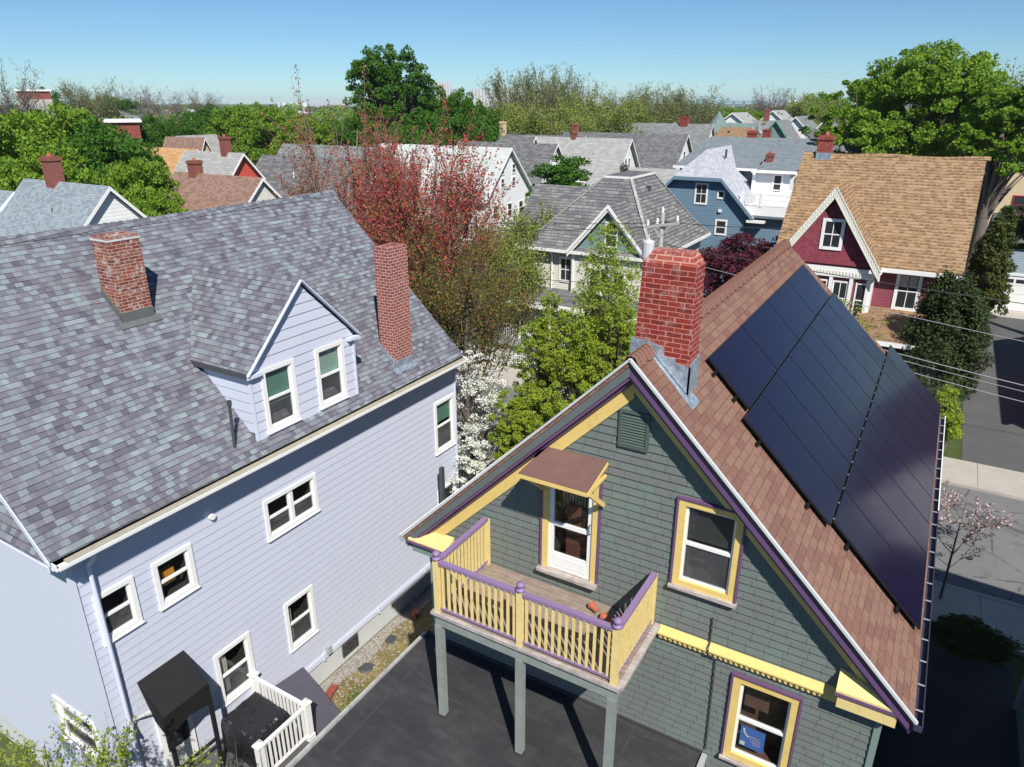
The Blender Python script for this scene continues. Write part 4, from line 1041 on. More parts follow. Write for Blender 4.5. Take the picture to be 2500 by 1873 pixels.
    m = M(); m.poly([(-12.24, ya_, 3.60), (-12.24, yb_, 3.60), (-12.22, yb_, 3.05), (-12.22, (ya_+yb_)/2, 3.18), (-12.22, ya_, 3.02)]); m.poly([(-12.97, yb_, 4.19), (-12.24, yb_, 3.59), (-12.22, yb_, 3.05), (-12.5, yb_, 3.25)]); m.poly([(-12.97, ya_, 4.19), (-12.24, ya_, 3.59), (-12.22, ya_, 3.02), (-12.6, ya_, 3.3)])
    m.build('canopy_valance', mt['blackcloth'], cn, recalc=False)
    for y in (6.18, 7.2): M().box(-12.28, -12.20, y - .04, y + .04, 1.1, 3.2).build('canopy_post', mt['blackcloth'], cn)
    m = M().beam((-12.24, 6.1, 2.02), (-12.24, 7.2, 2.02), .06, .06); m.build('canopy_rail', mt['blackcloth'], cn)
    m = M().box(-13.0, -12.93, 6.3, 7.1, 1.15, 3.2).build('side_door', mt['white'], h)
    M().box(-12.93, -12.925, 6.42, 6.98, 1.9, 3.05).build('door_pane', mt['pane'], m)
    # sloping cellar hatch
    m = M().loft([(-12.96, 9.15, 1.35), (-11.1, 9.15, .75), (-11.1, 9.15, .0), (-12.96, 9.15, .0)], [(-12.96, 10.45, 1.15), (-11.1, 10.1, .55), (-11.1, 10.1, 0), (-12.96, 10.45, 0)])
    m.build('cellar_hatch', mt['bulkhead'], h)
    return h
mt['orangetoy'] = paint('orange_plastic', (.75,.30,.03), .2, .5)
lav = lavender_house()

def covered_grill():
    m = M(); n = 14
    x0, x1, y0, y1, z0, z1 = -12.6, -11.45, 7.55, 8.62, 1.12, 2.08
    rings = []
    for k, (f, ins) in enumerate(((0, -.03), (.35, 0), (.8, .02), (.97, .06), (1.0, .16))):
        z = z0 + (z1 - z0) * f; ring = []
        for i in range(32):
            t = i / 32 * 4; s_ = int(t); u = t - s_
            q = [(x0, y0), (x1, y0), (x1, y1), (x0, y1), (x0, y0)]; px = q[s_][0] + (q[s_+1][0]-q[s_][0])*u; py = q[s_][1] + (q[s_+1][1]-q[s_][1])*u
            cx, cy = (x0+x1)/2, (y0+y1)/2; k_ = 1 - ins; wr = (1 + .02 * math.sin(i * 2.4 + f * 3)) if f < .9 else 1
            ring.append((cx + (px-cx)*k_*wr, cy + (py-cy)*k_*wr, z - (.10 * (px - x0) / (x1 - x0) if f > .9 else 0) + .015 * math.sin(i * 1.9)))
        rings.append(ring)
    for a, b in zip(rings, rings[1:]):
        for i in range(32): m.poly([a[i], a[(i+1) % 32], b[(i+1) % 32], b[i]])
    m.poly(rings[-1])
    o = m.build('covered_grill', mt['blackcover'], None, org=((x0+x1)/2, (y0+y1)/2, z0))
    tag(o, 'barbecue grill under a creased black cover on the dark deck', 'grill')
covered_grill()
mt['redtrim'] = paint('dark_red_trim', (.33,.03,.05), .05, .5); mt['tealtrim'] = paint('teal_trim', (.02,.25,.2), .05, .5)
# ------------------------------------------------------------------ neighbour on the right, just touching the frame
def neighbour():
    h = empty('house', (9, 9, 0), 'dusk-blue clapboard house at the right edge whose shadow darkens the driveway', 'house')
    M().box(4.3, 15, -4, 20.3, 0, 8.1).build('wall', mt['neighbour'], h)
    m = M(); t = .12
    for a, b in (((4.0, 8.15), (8.0, 9.0)), ((15.3, 8.15), (8.0, 9.0))):
        m.loft([(a[0], -4.3, a[1]), (b[0], -4.3, b[1]), (b[0], -4.3, b[1] + t), (a[0], -4.3, a[1] + t)], [(a[0], 20.5, a[1]), (b[0], 20.5, b[1]), (b[0], 20.5, b[1] + t), (a[0], 20.5, a[1] + t)])
    m.build('roof', mt['darkroof'], h)
    M().poly([(4.3, 20.3, 8.1), (15, 20.3, 8.1), (8, 20.3, 8.95)]).build('gable', mt['neighbour'], h, recalc=False)
    m = M().box(4.24, 4.30, 20.22, 20.36, 0, 8.1); m.build('corner_board', mt['greymetal'], h)
neighbour()

# ------------------------------------------------------------------ barn red house with the tan roof
def red_house():
    h = empty('gabled_house', (-3.2, 46, 0), 'barn red house with tan shingle roof and a lace-trimmed cross gable', 'house')
    x0, x1, yf, yb = -7.35, 1.02, 42.0, 51.4
    M().box(x0, x1, yf, yb, 0, 7.75).build('wall', mt['redpaint'], h)
    g = M()
    for x in (x0, x1 - .1): g.loft([(x, yf, 7.75), (x, yb, 7.75), (x, 46.65, 12.7)], [(x + .1, yf, 7.75), (x + .1, yb, 7.75), (x + .1, 46.65, 12.7)])
    g.build('side_gable', mt['redpaint'], h)
    t = .16; m = M(); X0, X1 = -7.75, 1.40; ye, yr, ybk = 41.45, 46.6, 51.75
    m.loft([(X0, ye, 7.85), (X0, yr, 13.0), (X0, yr, 13.0 - t), (X0, ye, 7.85 - t)], [(X1, ye, 7.85), (X1, yr, 13.0), (X1, yr, 13.0 - t), (X1, ye, 7.85 - t)])
    m.loft([(X0, ybk, 7.85), (X0, yr, 13.0), (X0, yr, 13.0 - t), (X0, ybk, 7.85 - t)], [(X1, ybk, 7.85), (X1, yr, 13.0), (X1, yr, 13.0 - t), (X1, ybk, 7.85 - t)])
    rf = m.build('roof', mt['tan'], h)
    c = M(); i = 0
    x = X0
    while x < X1 - .1:
        dz = .05 * math.sin(x * 1.3); c.slab([(x, yr - .14, 13.0 - .09 + dz), (x + .34, yr - .14, 13.0 - .12 + dz), (x + .34, yr, 13.03 + dz), (x, yr, 13.06 + dz)], .03); c.slab([(x, yr + .14, 12.91 + dz), (x + .34, yr + .14, 12.88 + dz), (x + .34, yr, 13.03 + dz), (x, yr, 13.06 + dz)], .03); x += .3
    c.build('ridge_cap', mt['tan'], rf)
    M().box(X0, X1, ye - .13, ye + .02, 7.55, 7.75).build('gutter', mt['white'], h)
    M().box(x0, x1, ye, yf, 7.5, 7.56).build('soffit', mt['white'], h)
    M().tube([(.95, ye + .2, 7.5), (.97, yf - .08, 7.1), (.97, yf - .08, .2)], .06, 8).build('downpipe', mt['white'], h)
    # cross gable
    yg = 40.75; xa, za = -4.94, 11.78; s = 1.51; xr, zr = -2.22, 7.68; xl = 2*xa - xr
    M().box(xl + .35, xr - .35, yg + .45, yf + .1, 0, 7.8).build('bay_wall', mt['redpaint'], h)
    M().loft([(xl + .25, yg + .35, 8.0), (xr - .25, yg + .35, 8.0), (xa, yg + .35, 8.0 + (xr - .25 - xa) * s)], [(xl + .25, yg + .6, 8.0), (xr - .25, yg + .6, 8.0), (xa, yg + .6, 8.0 + (xr - .25 - xa) * s)]).build('front_gable', mt['redscallop'], h)
    M().box(xl + .25, xr - .22, yg + .28, yg + .6, 7.75, 8.0).build('gable_skirt', mt['redscallop'], h)
    m = M(); T = .14
    zs = lambda x: za - abs(x - xa) * s
    for sg in (-1, 1):
        xe = xa + sg * (xr - xa); yback = 41.45 + (za - 7.85)
        m.slab([(xa, yg, za), (xe, yg, zr), (xe, 41.5, zr), (xa, yback, za)], T)
    m.build('cross_gable_roof', mt['tan'], h)
    m = M(); b = M()
    for sg in (-1, 1):
        xe = xa + sg * (xr - xa)
        m.loft([(xa, yg - .06, za - .02), (xe, yg - .06, zr - .02), (xe, yg - .06, zr - .60), (xa, yg - .06, za - .60)], [(xa, yg, za - .02), (xe, yg, zr - .02), (xe, yg, zr - .60), (xa, yg, za - .60)])
        n_ = 26
        for i in range(n_):
            f = (i + .5) / n_; x = xa + (xe - xa) * f; z = za + (zr - za) * f - .30
            b.box(x - .035, x + .035, yg - .085, yg - .061, z - .17, z + .17)
        for off in (.04, .54):
            b.beam((xa, yg - .08, za - off), (xe, yg - .08, zr - off), .045, .05)
    bb = m.build('barge_board', mt['white'], h); b.build('barge_lattice', mt['cream'], bb)
    M().box(xr - .55, xr + .05, yg - .05, yg + .7, 7.52, 7.70).build('eave_return', mt['white'], h)
    far_window(h, 'Y-', yg + .35, -4.84, 9.30, .78, 1.30, 'white', .16, muntin=True)
    far_window(h, 'Y-', yf, -.90, 6.55, .86, 1.75, 'white', .17, muntin=True)
    M().box(-1.3, -.52, yf - .035, yf - .021, 6.75, 7.38).build('curtain', mt['curtain'], h)
    # bay with white trim
    m = M(); m.box(xl + .35, xr - .33, yg + .30, yg + .45, 7.1, 7.62); 
    for x in (xl + .4, -5.6, -4.55, -3.55, xr - .5): m.box(x - .09, x + .09, yg + .32, yg + .45, 4.7, 7.1)
    m.box(xl + .35, xr - .33, yg + .30, yg + .45, 4.55, 4.75); m.build('bay_trim', mt['white'], h)
    b = M(); x = xl + .45
    while x < xr - .5: b.box(x, x + .07, yg + .27, yg + .299, 7.25, 7.42); x += .16
    b.build('dentil_row', mt['cream'], h)
    for u in (-6.4, -5.08, -4.05): far_window(h, 'Y-', yg + .45, u, 5.95, .62, 1.7, 'white', .08, muntin=True)
    far_window(h, 'Y-', yg + .45, -3.0, 5.95, .45, 1.7, 'white', .08)
    M().box(xr - .42, xr - .28, yg + .38, yf, 0, 7.6).box(x1 - .1, x1 + .05, yf - .05, yf + .1, 0, 7.6).build('corner_board', mt['white'], h)
    # porch roof
    m = M().loft([(-3.0, 42.0, 5.55), (1.15, 42.0, 5.55), (1.15, 38.4, 4.75), (-3.0, 38.4, 4.75)], [(-3.0, 42.0, 5.40), (1.15, 42.0, 5.40), (1.15, 38.4, 4.60), (-3.0, 38.4, 4.60)])
    pr = m.build('porch_roof', mt['tan'], h)
    M().box(-3.05, 1.2, 38.32, 38.40, 4.50, 4.74).build('porch_gutter', mt['white'], pr)
    m = M()
    for x in (-2.9, -1.5, -.1, 1.05): m.box(x - .07, x + .07, 38.5, 38.64, .3, 4.5)
    m.box(-2.9, 1.05, 38.5, 38.56, 3.95, 4.05); m.box(-2.9, 1.05, 38.5, 38.56, 3.4, 3.48); x = -2.85
    while x < 1.0: m.beam((x, 38.53, 3.48), (x + .22, 38.53, 3.95), .03, .04); m.beam((x + .22, 38.53, 3.48), (x, 38.53, 3.95), .03, .04); x += .24
    m.build('porch_frame', mt['greentrim'], pr)
    M().box(-3.0, 1.1, 38.5, 42, 0, .5).build('porch_floor', mt['deckgrey'], h)
    c = chimney(h, -6.62, 46.6, .75, .6, 12.2, 14.0, 'brick_red', cap=True)
    M().box(-7.02, -6.22, 46.27, 46.93, 12.45, 13.05).build('chimney_flashing', mt['metal'], c)
red_house()

# ------------------------------------------------------------------ grey shake house with the hipped roof
def shake_house():
    h = empty('hipped_house', (-20, 49, 0), 'cream house with weathered grey hipped roof and small teal front gable', 'house')
    x0, x1, yf, yb, ze = -24.9, -15.6, 43.7, 54.5, 6.35
    M().box(x0, x1, yf, yb, 0, ze).build('wall', mt['creamsiding'], h)
    X0, X1, Y0, Y1, Z0 = -25.35, -15.12, 43.15, 55.0, 6.50
    tx0, tx1, ty0, ty1, Z1 = -20.45, -18.55, 46.9, 51.2, 11.0
    m = M(); b = [(X0, Y0, Z0), (X1, Y0, Z0), (X1, Y1, Z0), (X0, Y1, Z0)]; t = [(tx0, ty0, Z1), (tx1, ty0, Z1), (tx1, ty1, Z1), (tx0, ty1, Z1)]
    # slightly flared eaves
    mid = [tuple(Vector(p) * .72 + Vector(q) * .28 - Vector((0, 0, .28))) for p, q in zip(b, t)]
    for i in range(4):
        j = (i + 1) % 4; m.poly([b[i], b[j], mid[j], mid[i]]); m.poly([mid[i], mid[j], t[j], t[i]])
    m.poly(t); m.box(X0, X1, Y0, Y1, Z0 - .14, Z0 - .01)
    rf = m.build('roof', mt['wood_shake'], h)
    M().box(tx0 - .1, tx1 + .1, ty0 - .1, ty1 + .1, Z1 - .06, Z1 + .08).build('roof_kerb', mt['white'], rf)
    M().box(tx0, tx1, ty0, ty1, Z1 + .08, Z1 + .11).build('roof_deck', mt['darkroof'], rf)
    r = M()
    for i in range(4): r.beam(Vector(mid[i]) + Vector((0,0,.03)), Vector(t[i]) + Vector((0,0,.03)), .22, .05); r.beam(Vector(b[i]) + Vector((0,0,.03)), Vector(mid[i]) + Vector((0,0,.03)), .22, .05)
    r.build('hip_cap', mt['lightgrey'], rf)
    M().box(X0 - .1, X1 + .1, Y0 - .12, Y0, Z0 - .2, Z0).box(X1, X1 + .12, Y0, Y1, Z0 - .2, Z0).build('gutter', mt['white'], h)
    # left extension
    M().box(-27.2, x0, 46.5, 53, 0, 6.2).build('side_wing', mt['creamsiding'], h)
    M().loft([(-27.6, 46.1, 6.3), (-27.6, 50.0, 9.9), (-27.6, 53.4, 6.3)], [(-21.5, 46.1, 6.3), (-21.5, 50.0, 9.9), (-21.5, 53.4, 6.3)]).build('wing_roof', mt['wood_shake'], h)
    # front gable
    yg = 43.0; xa, za, s = -18.45, 9.72, 1.12; half = 2.85; zb = za - half * s
    M().loft([(xa - half + .35, yg + .35, zb + .2), (xa + half - .35, yg + .35, zb + .2), (xa, yg + .35, za - .2)], [(xa - half + .35, yg + .6, zb + .2), (xa + half - .35, yg + .6, zb + .2), (xa, yg + .6, za - .2)]).build('front_gable', mt['tealsiding'], h)
    M().box(xa - half + .35, xa + half - .35, yg + .36, yf + .2, 0, zb + .25).build('gable_bay', mt['creamsiding'], h)
    m = M()
    for sg in (-1, 1): m.slab([(xa, yg, za), (xa + sg*half, yg, zb), (xa + sg*half, 44.6, zb), (xa, 47.9, za)], .12)
    m.build('front_gable_roof', mt['wood_shake'], h)
    m = M()
    for sg in (-1, 1):
        for off, w, yy in ((.0, .26, yg - .05), (.30, .16, yg + .02)):
            m.loft([(xa, yy, za - off), (xa + sg*half, yy, zb - off), (xa + sg*half, yy, zb - off - w), (xa, yy, za - off - w)], [(xa, yy + .05, za - off), (xa + sg*half, yy + .05, zb - off), (xa + sg*half, yy + .05, zb - off - w), (xa, yy + .05, za - off - w)])
    m.build('barge_board', mt['white'], h)
    far_window(h, 'Y-', yg + .35, -18.25, 7.75, .72, 1.45, 'white', .10)
    far_window(h, 'Y-', yf, -21.65, 5.05, .72, 1.45, 'white', .16, muntin=True)
    far_window(h, 'Y-', yg + .36, -19.3, 4.6, .7, 1.5, 'white', .12); far_window(h, 'Y-', yg + .36, -17.6, 4.6, .7, 1.5, 'white', .12)
    far_window(h, 'X+', x1, 46.5, 5.2, .7, 1.2, 'white', .1)
    M().tube([(-22.75, Y0 + .1, 6.3), (-22.7, yf - .08, 6.0), (-22.7, yf - .08, 3.6)], .06, 8).build('downpipe', mt['white'], h)
    c = M()
    for x in (x0, xa - half + .35): c.box(x - .08, x + .08, yf - .06 if x == x0 else yg + .3, yf + .1, 0, ze)
    c.build('corner_board', mt['white'], h)
    # wrap-around porch
    pr = M().loft([(-26.4, 40.6, 3.35), (-26.4, 43.8, 3.65), (-26.4, 43.8, 3.45), (-26.4, 40.6, 3.15)], [(-14.5, 40.6, 3.35), (-14.5, 43.8, 3.65), (-14.5, 43.8, 3.45), (-14.5, 40.6, 3.15)]).build('porch_roof', mt['darkroof'], h)
    M().box(-26.5, -14.4, 40.5, 40.6, 2.95, 3.36).build('porch_frieze', mt['white'], pr)
    for x in (-26.2, -23.6, -21.3, -19.0, -16.8, -14.8):
        M().lathe((x, 40.75, 0), [(.13, .6), (.10, .9), (.08, 1.5), (.10, 2.6), (.13, 2.95)], 8).build('porch_column', mt['white'], pr)
    m = M(); m.box(-26.2, -14.8, 40.7, 40.78, 1.45, 1.52); x = -26.1
    while x < -14.9: m.box(x, x + .05, 40.72, 40.76, .65, 1.45); x += .16
    m.build('porch_railing', mt['white'], pr)
    M().box(-26.4, -14.6, 40.6, 43.7, 0, .62).build('porch_floor', mt['greymetal'], h)
    for x, y, z in ((-21.95, 45.2, 7.85), (-20.05, 47.0, 10.35), (-18.0, 48.8, 10.1), (-16.2, 47.5, 8.0)):
        M().box(x - .16, x + .16, y - .18, y + .18, z - .25, z + .28).build('roof_vent', mt['darkmetal'], h)
shake_house()

# ------------------------------------------------------------------ steel blue house with clipped gable
def blue_house():
    h = empty('clipped_gable_house', (-18, 66, 0), 'steel blue house with clipped gable and pale lilac roof, white balcony beside it', 'house')
    yf = 60.4; xc = -17.96; s = 1.03; zr = 12.1
    pts = [(-22.2, 0), (-13.8, 0), (-13.8, 7.55), (xc + 2.0, 9.85), (xc - 2.0, 9.85), (-22.2, 7.55)]
    M().loft([(x, yf, z) for x, z in pts], [(x, 76, z) for x, z in pts]).build('wall', mt['bluesiding'], h)
    m = M(); y0 = 59.95; T = .12; xe = 4.85; ze = zr - xe * s; xk = 1.98; zk = zr - xk * s; yr = 61.9
    for sg in (-1, 1):
        m.slab([(xc + sg*xk, y0, zk), (xc + sg*xe, y0, ze), (xc + sg*xe, 76.3, ze), (xc, 76.3, zr), (xc, yr, zr)], T)
    m.slab([(xc - xk, y0, zk), (xc + xk, y0, zk), (xc, yr, zr)], T)
    m.build('roof', mt['paleroof'], h)
    m = M(); m.box(xc - xk, xc + xk, y0 - .04, y0, zk - .30, zk - .02)
    for sg in (-1, 1): m.loft([(xc+sg*xk, y0-.04, zk-.02), (xc+sg*xe, y0-.04, ze-.02), (xc+sg*xe, y0-.04, ze-.34), (xc+sg*xk, y0-.04, zk-.30)], [(xc+sg*xk, y0, zk-.02), (xc+sg*xe, y0, ze-.02), (xc+sg*xe, y0, ze-.34), (xc+sg*xk, y0, zk-.30)])
    m.build('rake_board', mt['bluesiding'], h)
    M().box(xc + xe - .5, xc + xe + .9, y0 - .1, y0 + .5, ze - .38, ze - .2).build('eave_return', mt['white'], h)
    far_window(h, 'Y-', yf, -17.62, 8.70, .82, 1.45, 'white', .14, muntin=True)
    far_window(h, 'Y-', yf, -15.98, 8.72, .36, .42, 'white', .14, rail=False)
    far_window(h, 'Y-', yf, -15.72, 6.10, .72, 1.0, 'white', .14)
    M().box(-16.05, -15.8, yf - .15, yf, 7.32, 7.55).build('wall_lamp', mt['white'], h)
    M().tube([(-17.0, 64.5, 11.3), (-17.0, 64.5, 12.0)], .10, 8).build('vent_pipe', mt['darkmetal'], h)
    # lower wing carrying the balcony
    M().box(-13.8, -9.6, 60.8, 66, 0, 7.1).build('wing_wall', mt['bluesiding'], h)
    M().box(-13.9, -9.4, 60.2, 66, 7.1, 7.28).build('wing_eave', mt['charcoal'], h)
    m = M().box(-13.9, -9.6, 60.3, 66, 7.28, 7.95); b = m.build('balcony', mt['white'], h)
    for p, q, n_ in (((-14.4, 60.4), (-9.7, 60.4), 26), ((-13.1, 64.2), (-9.7, 64.2), 16)):
        for z0, z1 in ((8.85, 8.95), (8.08, 8.14)): M().beam((*p, (z0+z1)/2), (*q, (z0+z1)/2), .09, z1 - z0).build('rail', mt['white'], b)
        for i in range(n_): x = p[0] + (q[0]-p[0]) * (i + .5) / n_; M().box(x - .025, x + .025, p[1] - .02, p[1] + .02, 8.14, 8.85).build('baluster', mt['white'], b)
    for x in (-14.3, -12.75, -9.75): M().box(x - .09, x + .09, 60.3, 60.48, 7.9, 9.05).build('newel_post', mt['white'], b)
blue_house()
def slate_house():
    h = empty('house', (-15, 70, 0), 'charcoal-sided house with broad slate roof and white dormer door onto the balcony', 'house')
    M().box(-21.5, -14.5, 66.2, 77, 0, 10.35).build('wall', mt['charcoal'], h)
    M().box(-14.5, -11.6, 64.9, 77, 0, 10.4).build('white_bay', mt['whitesiding'], h)
    M().box(-14.65, -14.35, 64.8, 66.3, 7.9, 10.4).build('corner_board', mt['white'], h)
    m = M(); T = .15
    m.slab([(-21.9, 65.8, 10.45), (-14.2, 65.8, 10.45), (-12.6, 71.2, 12.75), (-20.3, 71.2, 12.75)], T); m.slab([(-21.9, 77.4, 10.45), (-8.5, 77.4, 10.45), (-12.6, 71.2, 12.75), (-20.3, 71.2, 12.75)], T)
    m.slab([(-14.2, 64.5, 10.45), (-11.2, 64.5, 10.45), (-10.2, 71.2, 12.75), (-14.2, 71.2, 12.75)], T)
    m.slab([(-11.2, 66.5, 10.2), (-8.0, 66.5, 7.9), (-8.0, 77, 7.9), (-10.2, 71.2, 12.75)], T)
    m.build('roof', mt['slate'], h)
    M().box(-22.0, -14.4, 65.65, 65.8, 10.22, 10.42).box(-14.7, -11.0, 64.35, 64.5, 10.22, 10.45).build('gutter', mt['white'], h)
    M().box(-11.6, -8, 66.8, 77, 0, 8.2).build('side_wall', mt['greyblue'], h)
    far_window(h, 'Y-', 64.9, -12.55, 9.35, .55, 1.35, 'white', .2)
    chimney(h, -13.7, 66.3, .55, .55, 10.2, 11.7, 'brick_far'); chimney(h, -16.6, 71.4, .8, .6, 12.2, 13.3, 'brick_red')
slate_house()

# ------------------------------------------------------------------ the far houses
GH = gable_house
GH('house', 'slate-blue roofed house at the left edge with white end gable and tall brick chimney', -48.3, -40.1, 19.4, 27.8, 7.0, 11.25, 'X', 'whitesiding', 'bluegrey', oh=.28, chims=[(-45.2, 23.6, .85, .7, 10.9, 12.85)])
GH('house', 'lower slate-blue roofed wing house farthest left behind the lavender ridge', -60, -48.8, 18.2, 27.4, 6.6, 10.55, 'X', 'whitesiding', 'bluegrey', oh=.3)
GH('house', 'faded brown roofed house with cream end gable and pink brick chimney', -54.0, -44.2, 33.4, 42.1, 6.1, 10.35, 'X', 'cream' if False else 'creamsiding', 'brownroof', oh=.28, chims=[(-51.6, 37.8, .8, .8, 10.0, 11.5)])
GH('house', 'grey roofed house with a brick red end gable and chimney', -62.5, -55.2, 40.8, 49.8, 6.3, 11.35, 'X', 'redgable', 'lightgrey', oh=.4, chims=[(-57.1, 45.3, .7, .7, 11.0, 12.9)])
GH('house', 'low mid-grey roofed house right of the red gable', -57.5, -46.5, 50.5, 59, 6.3, 11.1, 'X', 'whitesiding', 'midroof', oh=.4)
GH('house', 'house with a bright ochre roof beside the green maples', -80.5, -71.5, 48.0, 57.5, 6.0, 10.8, 'X', 'beige', 'orangeroof', oh=.4)
GH('house', 'white house with very pale roof and four small gable windows behind the red maple', -60, -42.2, 65.4, 75.0, 6.3, 10.95, 'X', 'whitesiding', 'whiteroof', oh=.5, wins=[('X+', 69.0, 8.9, .62, .85), ('X+', 71.4, 8.9, .62, .85), ('X+', 69.0, 7.5, .62, .85), ('X+', 71.4, 7.5, .62, .85), ('X+', 67.5, 4.5, .8, 1.3), ('X+', 70.5, 4.5, .8, 1.3), ('X+', 73, 4.5, .8, 1.3)])
GH('house', 'dark grey roofed white house just behind the pale-roofed one', -56, -42.3, 77.0, 85.8, 6.4, 10.85, 'X', 'whitesiding', 'darkroof', oh=.45, wins=[('X+', 81.4, 8.0, .7, 1.1)])
GH('house', 'small dark roofed house with two thin white vent pipes', -59, -49, 84, 92, 6.6, 11.3, 'X', 'whitesiding', 'darkroof', oh=.4)
GH('house', 'pale mint house with dark grey roof and cream chimney', -66, -47.2, 95.0, 104.2, 6.2, 11.0, 'X', 'mintsiding', 'darkroof', oh=.5, wins=[('X+', 99.4, 7.6, .9, 1.3), ('X+', 97.2, 4.2, .9, 1.3), ('X+', 101.5, 4.2, .9, 1.3)], chims=[(-60.8, 99.6, .8, .8, 10.6, 13.0, 'beige')])
GH('house', 'white house with light grey swooping roof and twin attic windows', -52, -36.3, 86.2, 94.2, 6.8, 11.25, 'X', 'whitesiding', 'lightgrey', oh=.5, wins=[('X+', 89.6, 8.4, .5, 1.2), ('X+', 90.7, 8.4, .5, 1.2), ('X+', 88.2, 4.6, .8, 1.3), ('X+', 91.6, 4.6, .8, 1.3)], chims=[(-44.0, 90.2, .6, .6, 11.0, 12.1)])
GH('house', 'large charcoal roofed white house with brick chimney in the middle distance', -64, -38.3, 114.6, 124.4, 6.0, 10.75, 'X', 'whitesiding', 'darkroof', oh=.5, wins=[('X+', 119.5, 7.6, .9, 1.3), ('X+', 117, 4.0, .8, 1.3), ('X+', 122, 4.0, .8, 1.3)], chims=[(-58.0, 119.2, 1.0, 1.0, 10.2, 12.2)])
GH('house', 'long mid-grey roofed house behind the charcoal roof with red chimney pair', -60, -40.4, 135.5, 145.5, 6.0, 11.8, 'X', 'whitesiding', 'midroof', oh=.5, chims=[(-45.5, 140.5, 1.6, 1.0, 11.5, 13.2, 'brick_red')])
GH('house', 'white cottage between the blue house and the charcoal roof', -34, -25, 72, 80, 6.5, 9.0, 'X', 'whitesiding', 'lightgrey', oh=.4, wins=[('Y-', -30.4, 5.4, .8, 1.0), ('Y-', -27.6, 5.4, .8, 1.0)])
# turreted house
def turret():
    h = empty('turreted_house', (-36, 150, 0), 'turreted house with a pointed green slate cone', 'house')
    b = at(1548, 300, 152, None); x, y = b.x, b.y
    M().box(x - 3, x + 6, y, y + 9, 0, 8.5).build('wall', mt['whitesiding'], h)
    M().tube([(x, y, 0), (x, y, 9.2)], 2.6, 14).build('turret_wall', mt['whitesiding'], h)
    top = at(1543, 240, 152).z
    M().tube([(x, y, 9.0), (x, y, top)], [3.6, .02], 16).build('turret_cone', mt['greenroof'], h)
    M().loft([(x - 1, y - .3, 8.4), (x - 1, y + 4.5, 12), (x - 1, y + 9.3, 8.4)], [(x + 6.4, y - .3, 8.4), (x + 6.4, y + 4.5, 12), (x + 6.4, y + 9.3, 8.4)]).build('roof', mt['greenroof'], h)
    far_window(h, 'Y-', y - 2.61, x, 7.5, 1.2, 1.4)
turret()
def small(label, px, py, dist, w, d, ze, axis, wall, roof, **kw):
    p = at(px, py, dist); zr = p.z
    return GH('house', label, p.x - w/2, p.x + w/2, p.y - d/2, p.y + d/2, ze, zr, axis, wall, roof, oh=.4, **kw)
small('white far house with grey roof and an attic window under its left slope', 1598, 245, 165, 10, 11, 10.2, 'Y', 'whitesiding', 'lightgrey', wins=[])
small('far house with an ochre gable and tan roof beside the green turret', 1575, 277, 150, 8, 7, 8.4, 'X', 'beige', 'tan', wins=[])
small('dark hip-like roofed far house with a red chimney', 1640, 262, 165, 13, 10, 8.2, 'X', 'whitesiding', 'midroof', chims=[(at(1655, 262, 165).x, at(1655, 262, 165).y, 1, 1, 10, 14.4)])
small('white gambrel-like far house with dark attic window', 1682, 240, 185, 11, 12, 9.4, 'Y', 'whitesiding', 'lightgrey', wins=[('Y-', at(1678, 240, 185).x, 11.2, 1.5, 1.5)])
small('far grey roofed house with teal-edged little gable', 1690, 262, 130, 9, 9, 7.2, 'Y', 'tealsiding', 'midroof', trim='tealtrim', chims=[(at(1668, 268, 128).x, at(1668, 268, 128).y - 3, 1.1, 1.1, 8.5, 11.8, 'brick_red')])
small('white far house with tall gable and porch left of the tall green tree', 1733, 253, 150, 9, 12, 8.8, 'Y', 'whitesiding', 'midroof', wins=[('Y-', at(1733, 253, 150).x - 1.4, 10.0, 1.0, 1.3)])
small('far white house with slate roof just left of the red chimney', 1790, 262, 135, 8, 9, 8.0, 'Y', 'whitesiding', 'slate')
small('far dark roofed house seen through the tall green tree', 1850, 283, 120, 12, 9, 7.6, 'X', 'whitesiding', 'darkroof')
small('white far house under the bare tree on the left skyline', 385, 238, 260, 14, 12, 8, 'X', 'whitesiding', 'lightgrey')
small('pale far house at the foot of the left skyline trees', 290, 236, 300, 16, 12, 9, 'Y', 'beige', 'midroof')
small('white cottage peeping between two green trees on the left', 425, 295, 120, 5, 6, 5.5, 'Y', 'whitesiding', 'lightgrey')
small('brown shingled shed roof between the left maples', 400, 300, 105, 7, 6, 5.5, 'X', 'beige', 'brownroof')
small('grey roofed house glimpsed through the red maple branches', 690, 345, 70, 14, 9, 6.3, 'X', 'whitesiding', 'darkroof')
small('brown roofed house behind the left part of the red maple', 720, 318, 92, 16, 9, 6.3, 'X', 'beige', 'midroof')
